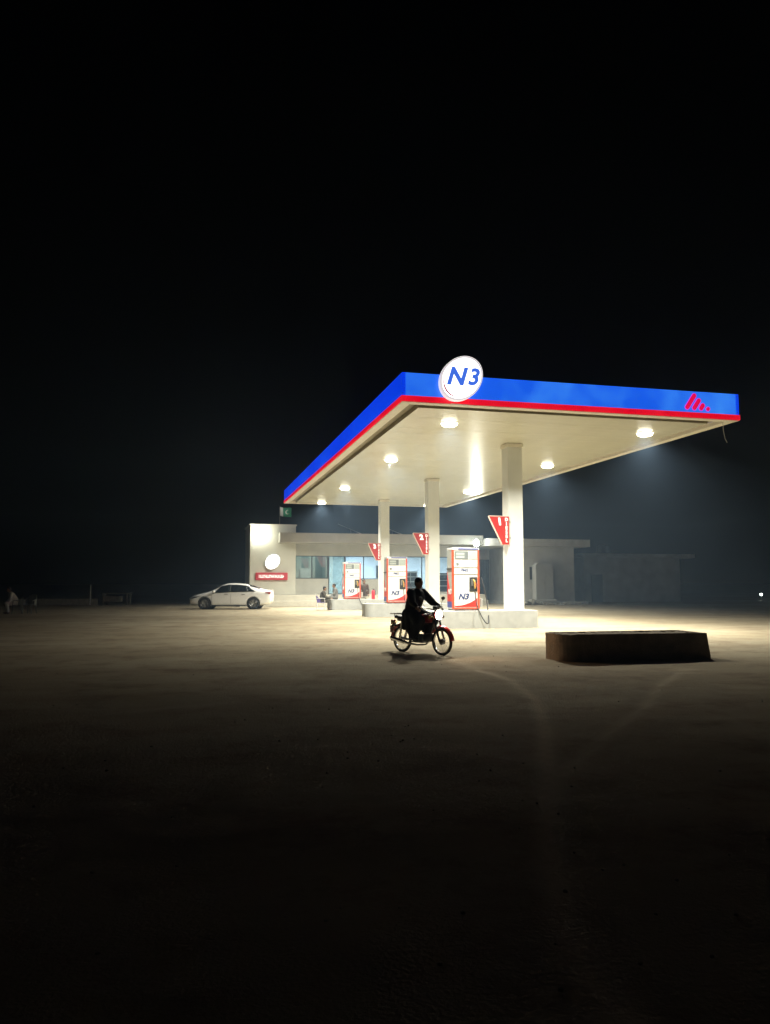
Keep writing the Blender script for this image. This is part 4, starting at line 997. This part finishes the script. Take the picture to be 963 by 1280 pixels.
for s in (-1, 1):
    MB().cyl((0.225, s*0.375, 0.988), (0.315, s*0.318, 0.998), 0.019, 10).build('grip', M['rubber'], hb)
    MB().tube([(0.36, s*0.24, 1.0), (0.33, s*0.30, 1.12), (0.33, s*0.33, 1.16)], 0.006, 5).ball((0.33, s*0.34, 1.19), (0.012, 0.06, 0.04), 10, 6).build('mirror', M['dark'], hb, True)
    MB().cyl((0.44, s*0.09, 0.80), (0.44, s*0.17, 0.80), 0.012, 8).ball((0.45, s*0.20, 0.80), 0.035, 10, 6).build('indicator', M['brass'], bike, True)
    MB().cyl((-0.70, s*0.05, 0.66), (-0.70, s*0.15, 0.66), 0.010, 8).ball((-0.70, s*0.18, 0.66), 0.034, 10, 6).build('indicator', M['brass'], bike, True)
    MB().cyl((-0.02, s*0.08, 0.27), (-0.02, s*0.26, 0.27), 0.014, 8).build('foot_peg', M['rubber'], bike)
    MB().tube([(RX, s*0.08, WRB), (-0.50, s*0.10, 0.68)], 0.028, 8).build('rear_shock', M['chrome'], bike, True)
    MB().tube([(RX, s*0.06, WRB), (-0.12, s*0.07, 0.30)], 0.020, 8).build('swingarm', M['bike_black'], bike, True)
hs = MB().lathe([(0.0, -0.14), (0.05, -0.13), (0.095, -0.07), (0.106, 0.0), (0.098, 0.004)], (0.52, 0, 0.845), 'x', 24).build('headlight_shell', M['bike_red'], bike, True)
MB().lathe([(0.0, 0.022), (0.06, 0.016), (0.098, 0.002)], (0.525, 0, 0.845), 'x', 24).build('headlight_lens', M['headlight'], hs, True)
MB().box((0.40, -0.06, 0.96), (0.50, 0.06, 1.03)).build('speedometer', M['dark'], bike, bevel=0.015)
cr = MB()
for y in (-0.11, 0.0, 0.11): cr.tube([(-0.62, y, 0.84), (-0.88, y, 0.84)], 0.008, 6)
for x in (-0.70, -0.86): cr.tube([(x, -0.12, 0.832), (x, 0.12, 0.832)], 0.008, 6)
for y in (-0.11, 0.11): cr.tube([(-0.74, y, 0.84), (-0.72, y, 0.70)], 0.008, 6)
cr.build('rear_carrier', M['chrome'], bike)
MB().box((-0.92, -0.06, 0.60), (-0.86, 0.06, 0.70)).build('tail_light', M['tail'], bike, bevel=0.01)
MB().box((-0.905, -0.09, 0.42), (-0.895, 0.09, 0.58)).build('number_plate', M['white'], bike)
MB().box((-0.89, -0.05, 0.56), (-0.70, 0.05, 0.60)).build('tail_bracket', M['bike_black'], bike)
lamp('headlight_beam', 'SPOT', (0.60, 0, 0.845), 60, (1.0, 0.62, 0.34), bike, spot_size=R(120), spot_blend=1.0, shadow_soft_size=0.06).rotation_euler = (0, R(-84), 0)

rider = empty('person', (4.83, 16.35, -0.016), BH, 'person in black clothes riding the small red motorcycle', 'person')
J = {'pelvis': (-0.26, 0, 0.90), 'waist': (-0.24, 0, 1.04), 'chest': (-0.16, 0, 1.23), 'neck': (-0.11, 0, 1.39), 'head': (-0.065, 0, 1.51)}
for s, q in (('L', 1), ('R', -1)):
    J['sh'+s] = (-0.14, 0.18*q, 1.31); J['el'+s] = (0.04, 0.30*q, 1.10); J['wr'+s] = (0.20, 0.335*q, 1.02)
    J['hip'+s] = (-0.20, 0.10*q, 0.87); J['kn'+s] = (0.14, 0.21*q, 0.70); J['an'+s] = (-0.04, 0.20*q, 0.36); J['toe'+s] = (0.10, 0.22*q, 0.31)
human(rider, J, 'cloth_black', 'cloth_black', tail=((0.95, 0.15),), loose=1.22,
      drape=[d for q in (-1, 1) for d in (((-0.20, 0.17*q, 0.84), 0.11, (-0.14, 0.22*q, 0.50), 0.075), ((-0.30, 0.15*q, 0.86), 0.11, (-0.32, 0.20*q, 0.56), 0.07), ((0.0, 0.19*q, 0.78), 0.10, (0.0, 0.23*q, 0.52), 0.07))])

# ================================================================== SMALL STONES
rs = random.Random(21); st = MB()
for k in range(150):
    d = rs.uniform(3.0, 22); t = rs.uniform(-0.42, 0.52)+YAW; x, y = d*math.sin(t), d*math.cos(t)
    if 6.6 < x < 10.5 and 13.6 < y < 15.6: continue
    s = rs.uniform(0.005, 0.014)*(1.8 if rs.random() < 0.06 else 1)
    a = rs.uniform(0, 6.28); vs = []
    for zz, rr_ in ((-0.4, 0.9), (0.35, 0.75)):
        for q in range(5):
            b_ = a+q*1.2566+rs.uniform(-0.25, 0.25); vs.append((x+s*rr_*math.cos(b_)*rs.uniform(0.8, 1.2), y+s*rr_*math.sin(b_), s*zz-0.006))
    vs.append((x, y, s*0.7-0.006))
    st.add(vs, [(q, (q+1) % 5, 5+(q+1) % 5, 5+q) for q in range(5)]+[(5+q, 5+(q+1) % 5, 10) for q in range(5)])
tag(st.build('gravel', M['rubble']), 'loose small stones scattered over the dirt', 'gravel', kind='stuff')

# ================================================================== HAZE
hz = MB().box((-60, -20, -1.0), (75, 110, 10.5)).build('haze', M['white'])
hz.data.materials.clear()
hm = bpy.data.materials.new('night_haze'); hm.use_nodes = True; t = hm.node_tree
t.nodes.remove(t.nodes['Principled BSDF'])
pv = t.nodes.new('ShaderNodeVolumePrincipled'); pv.inputs['Color'].default_value = (0.46, 0.68, 1.0, 1); pv.inputs['Density'].default_value = HAZE
pv.inputs['Anisotropy'].default_value = 0.2
t.links.new(pv.outputs[0], t.nodes['Material Output'].inputs['Volume'])
hz.data.materials.append(hm); tag(hz, 'thin night haze in the air around the station', 'haze', kind='stuff')
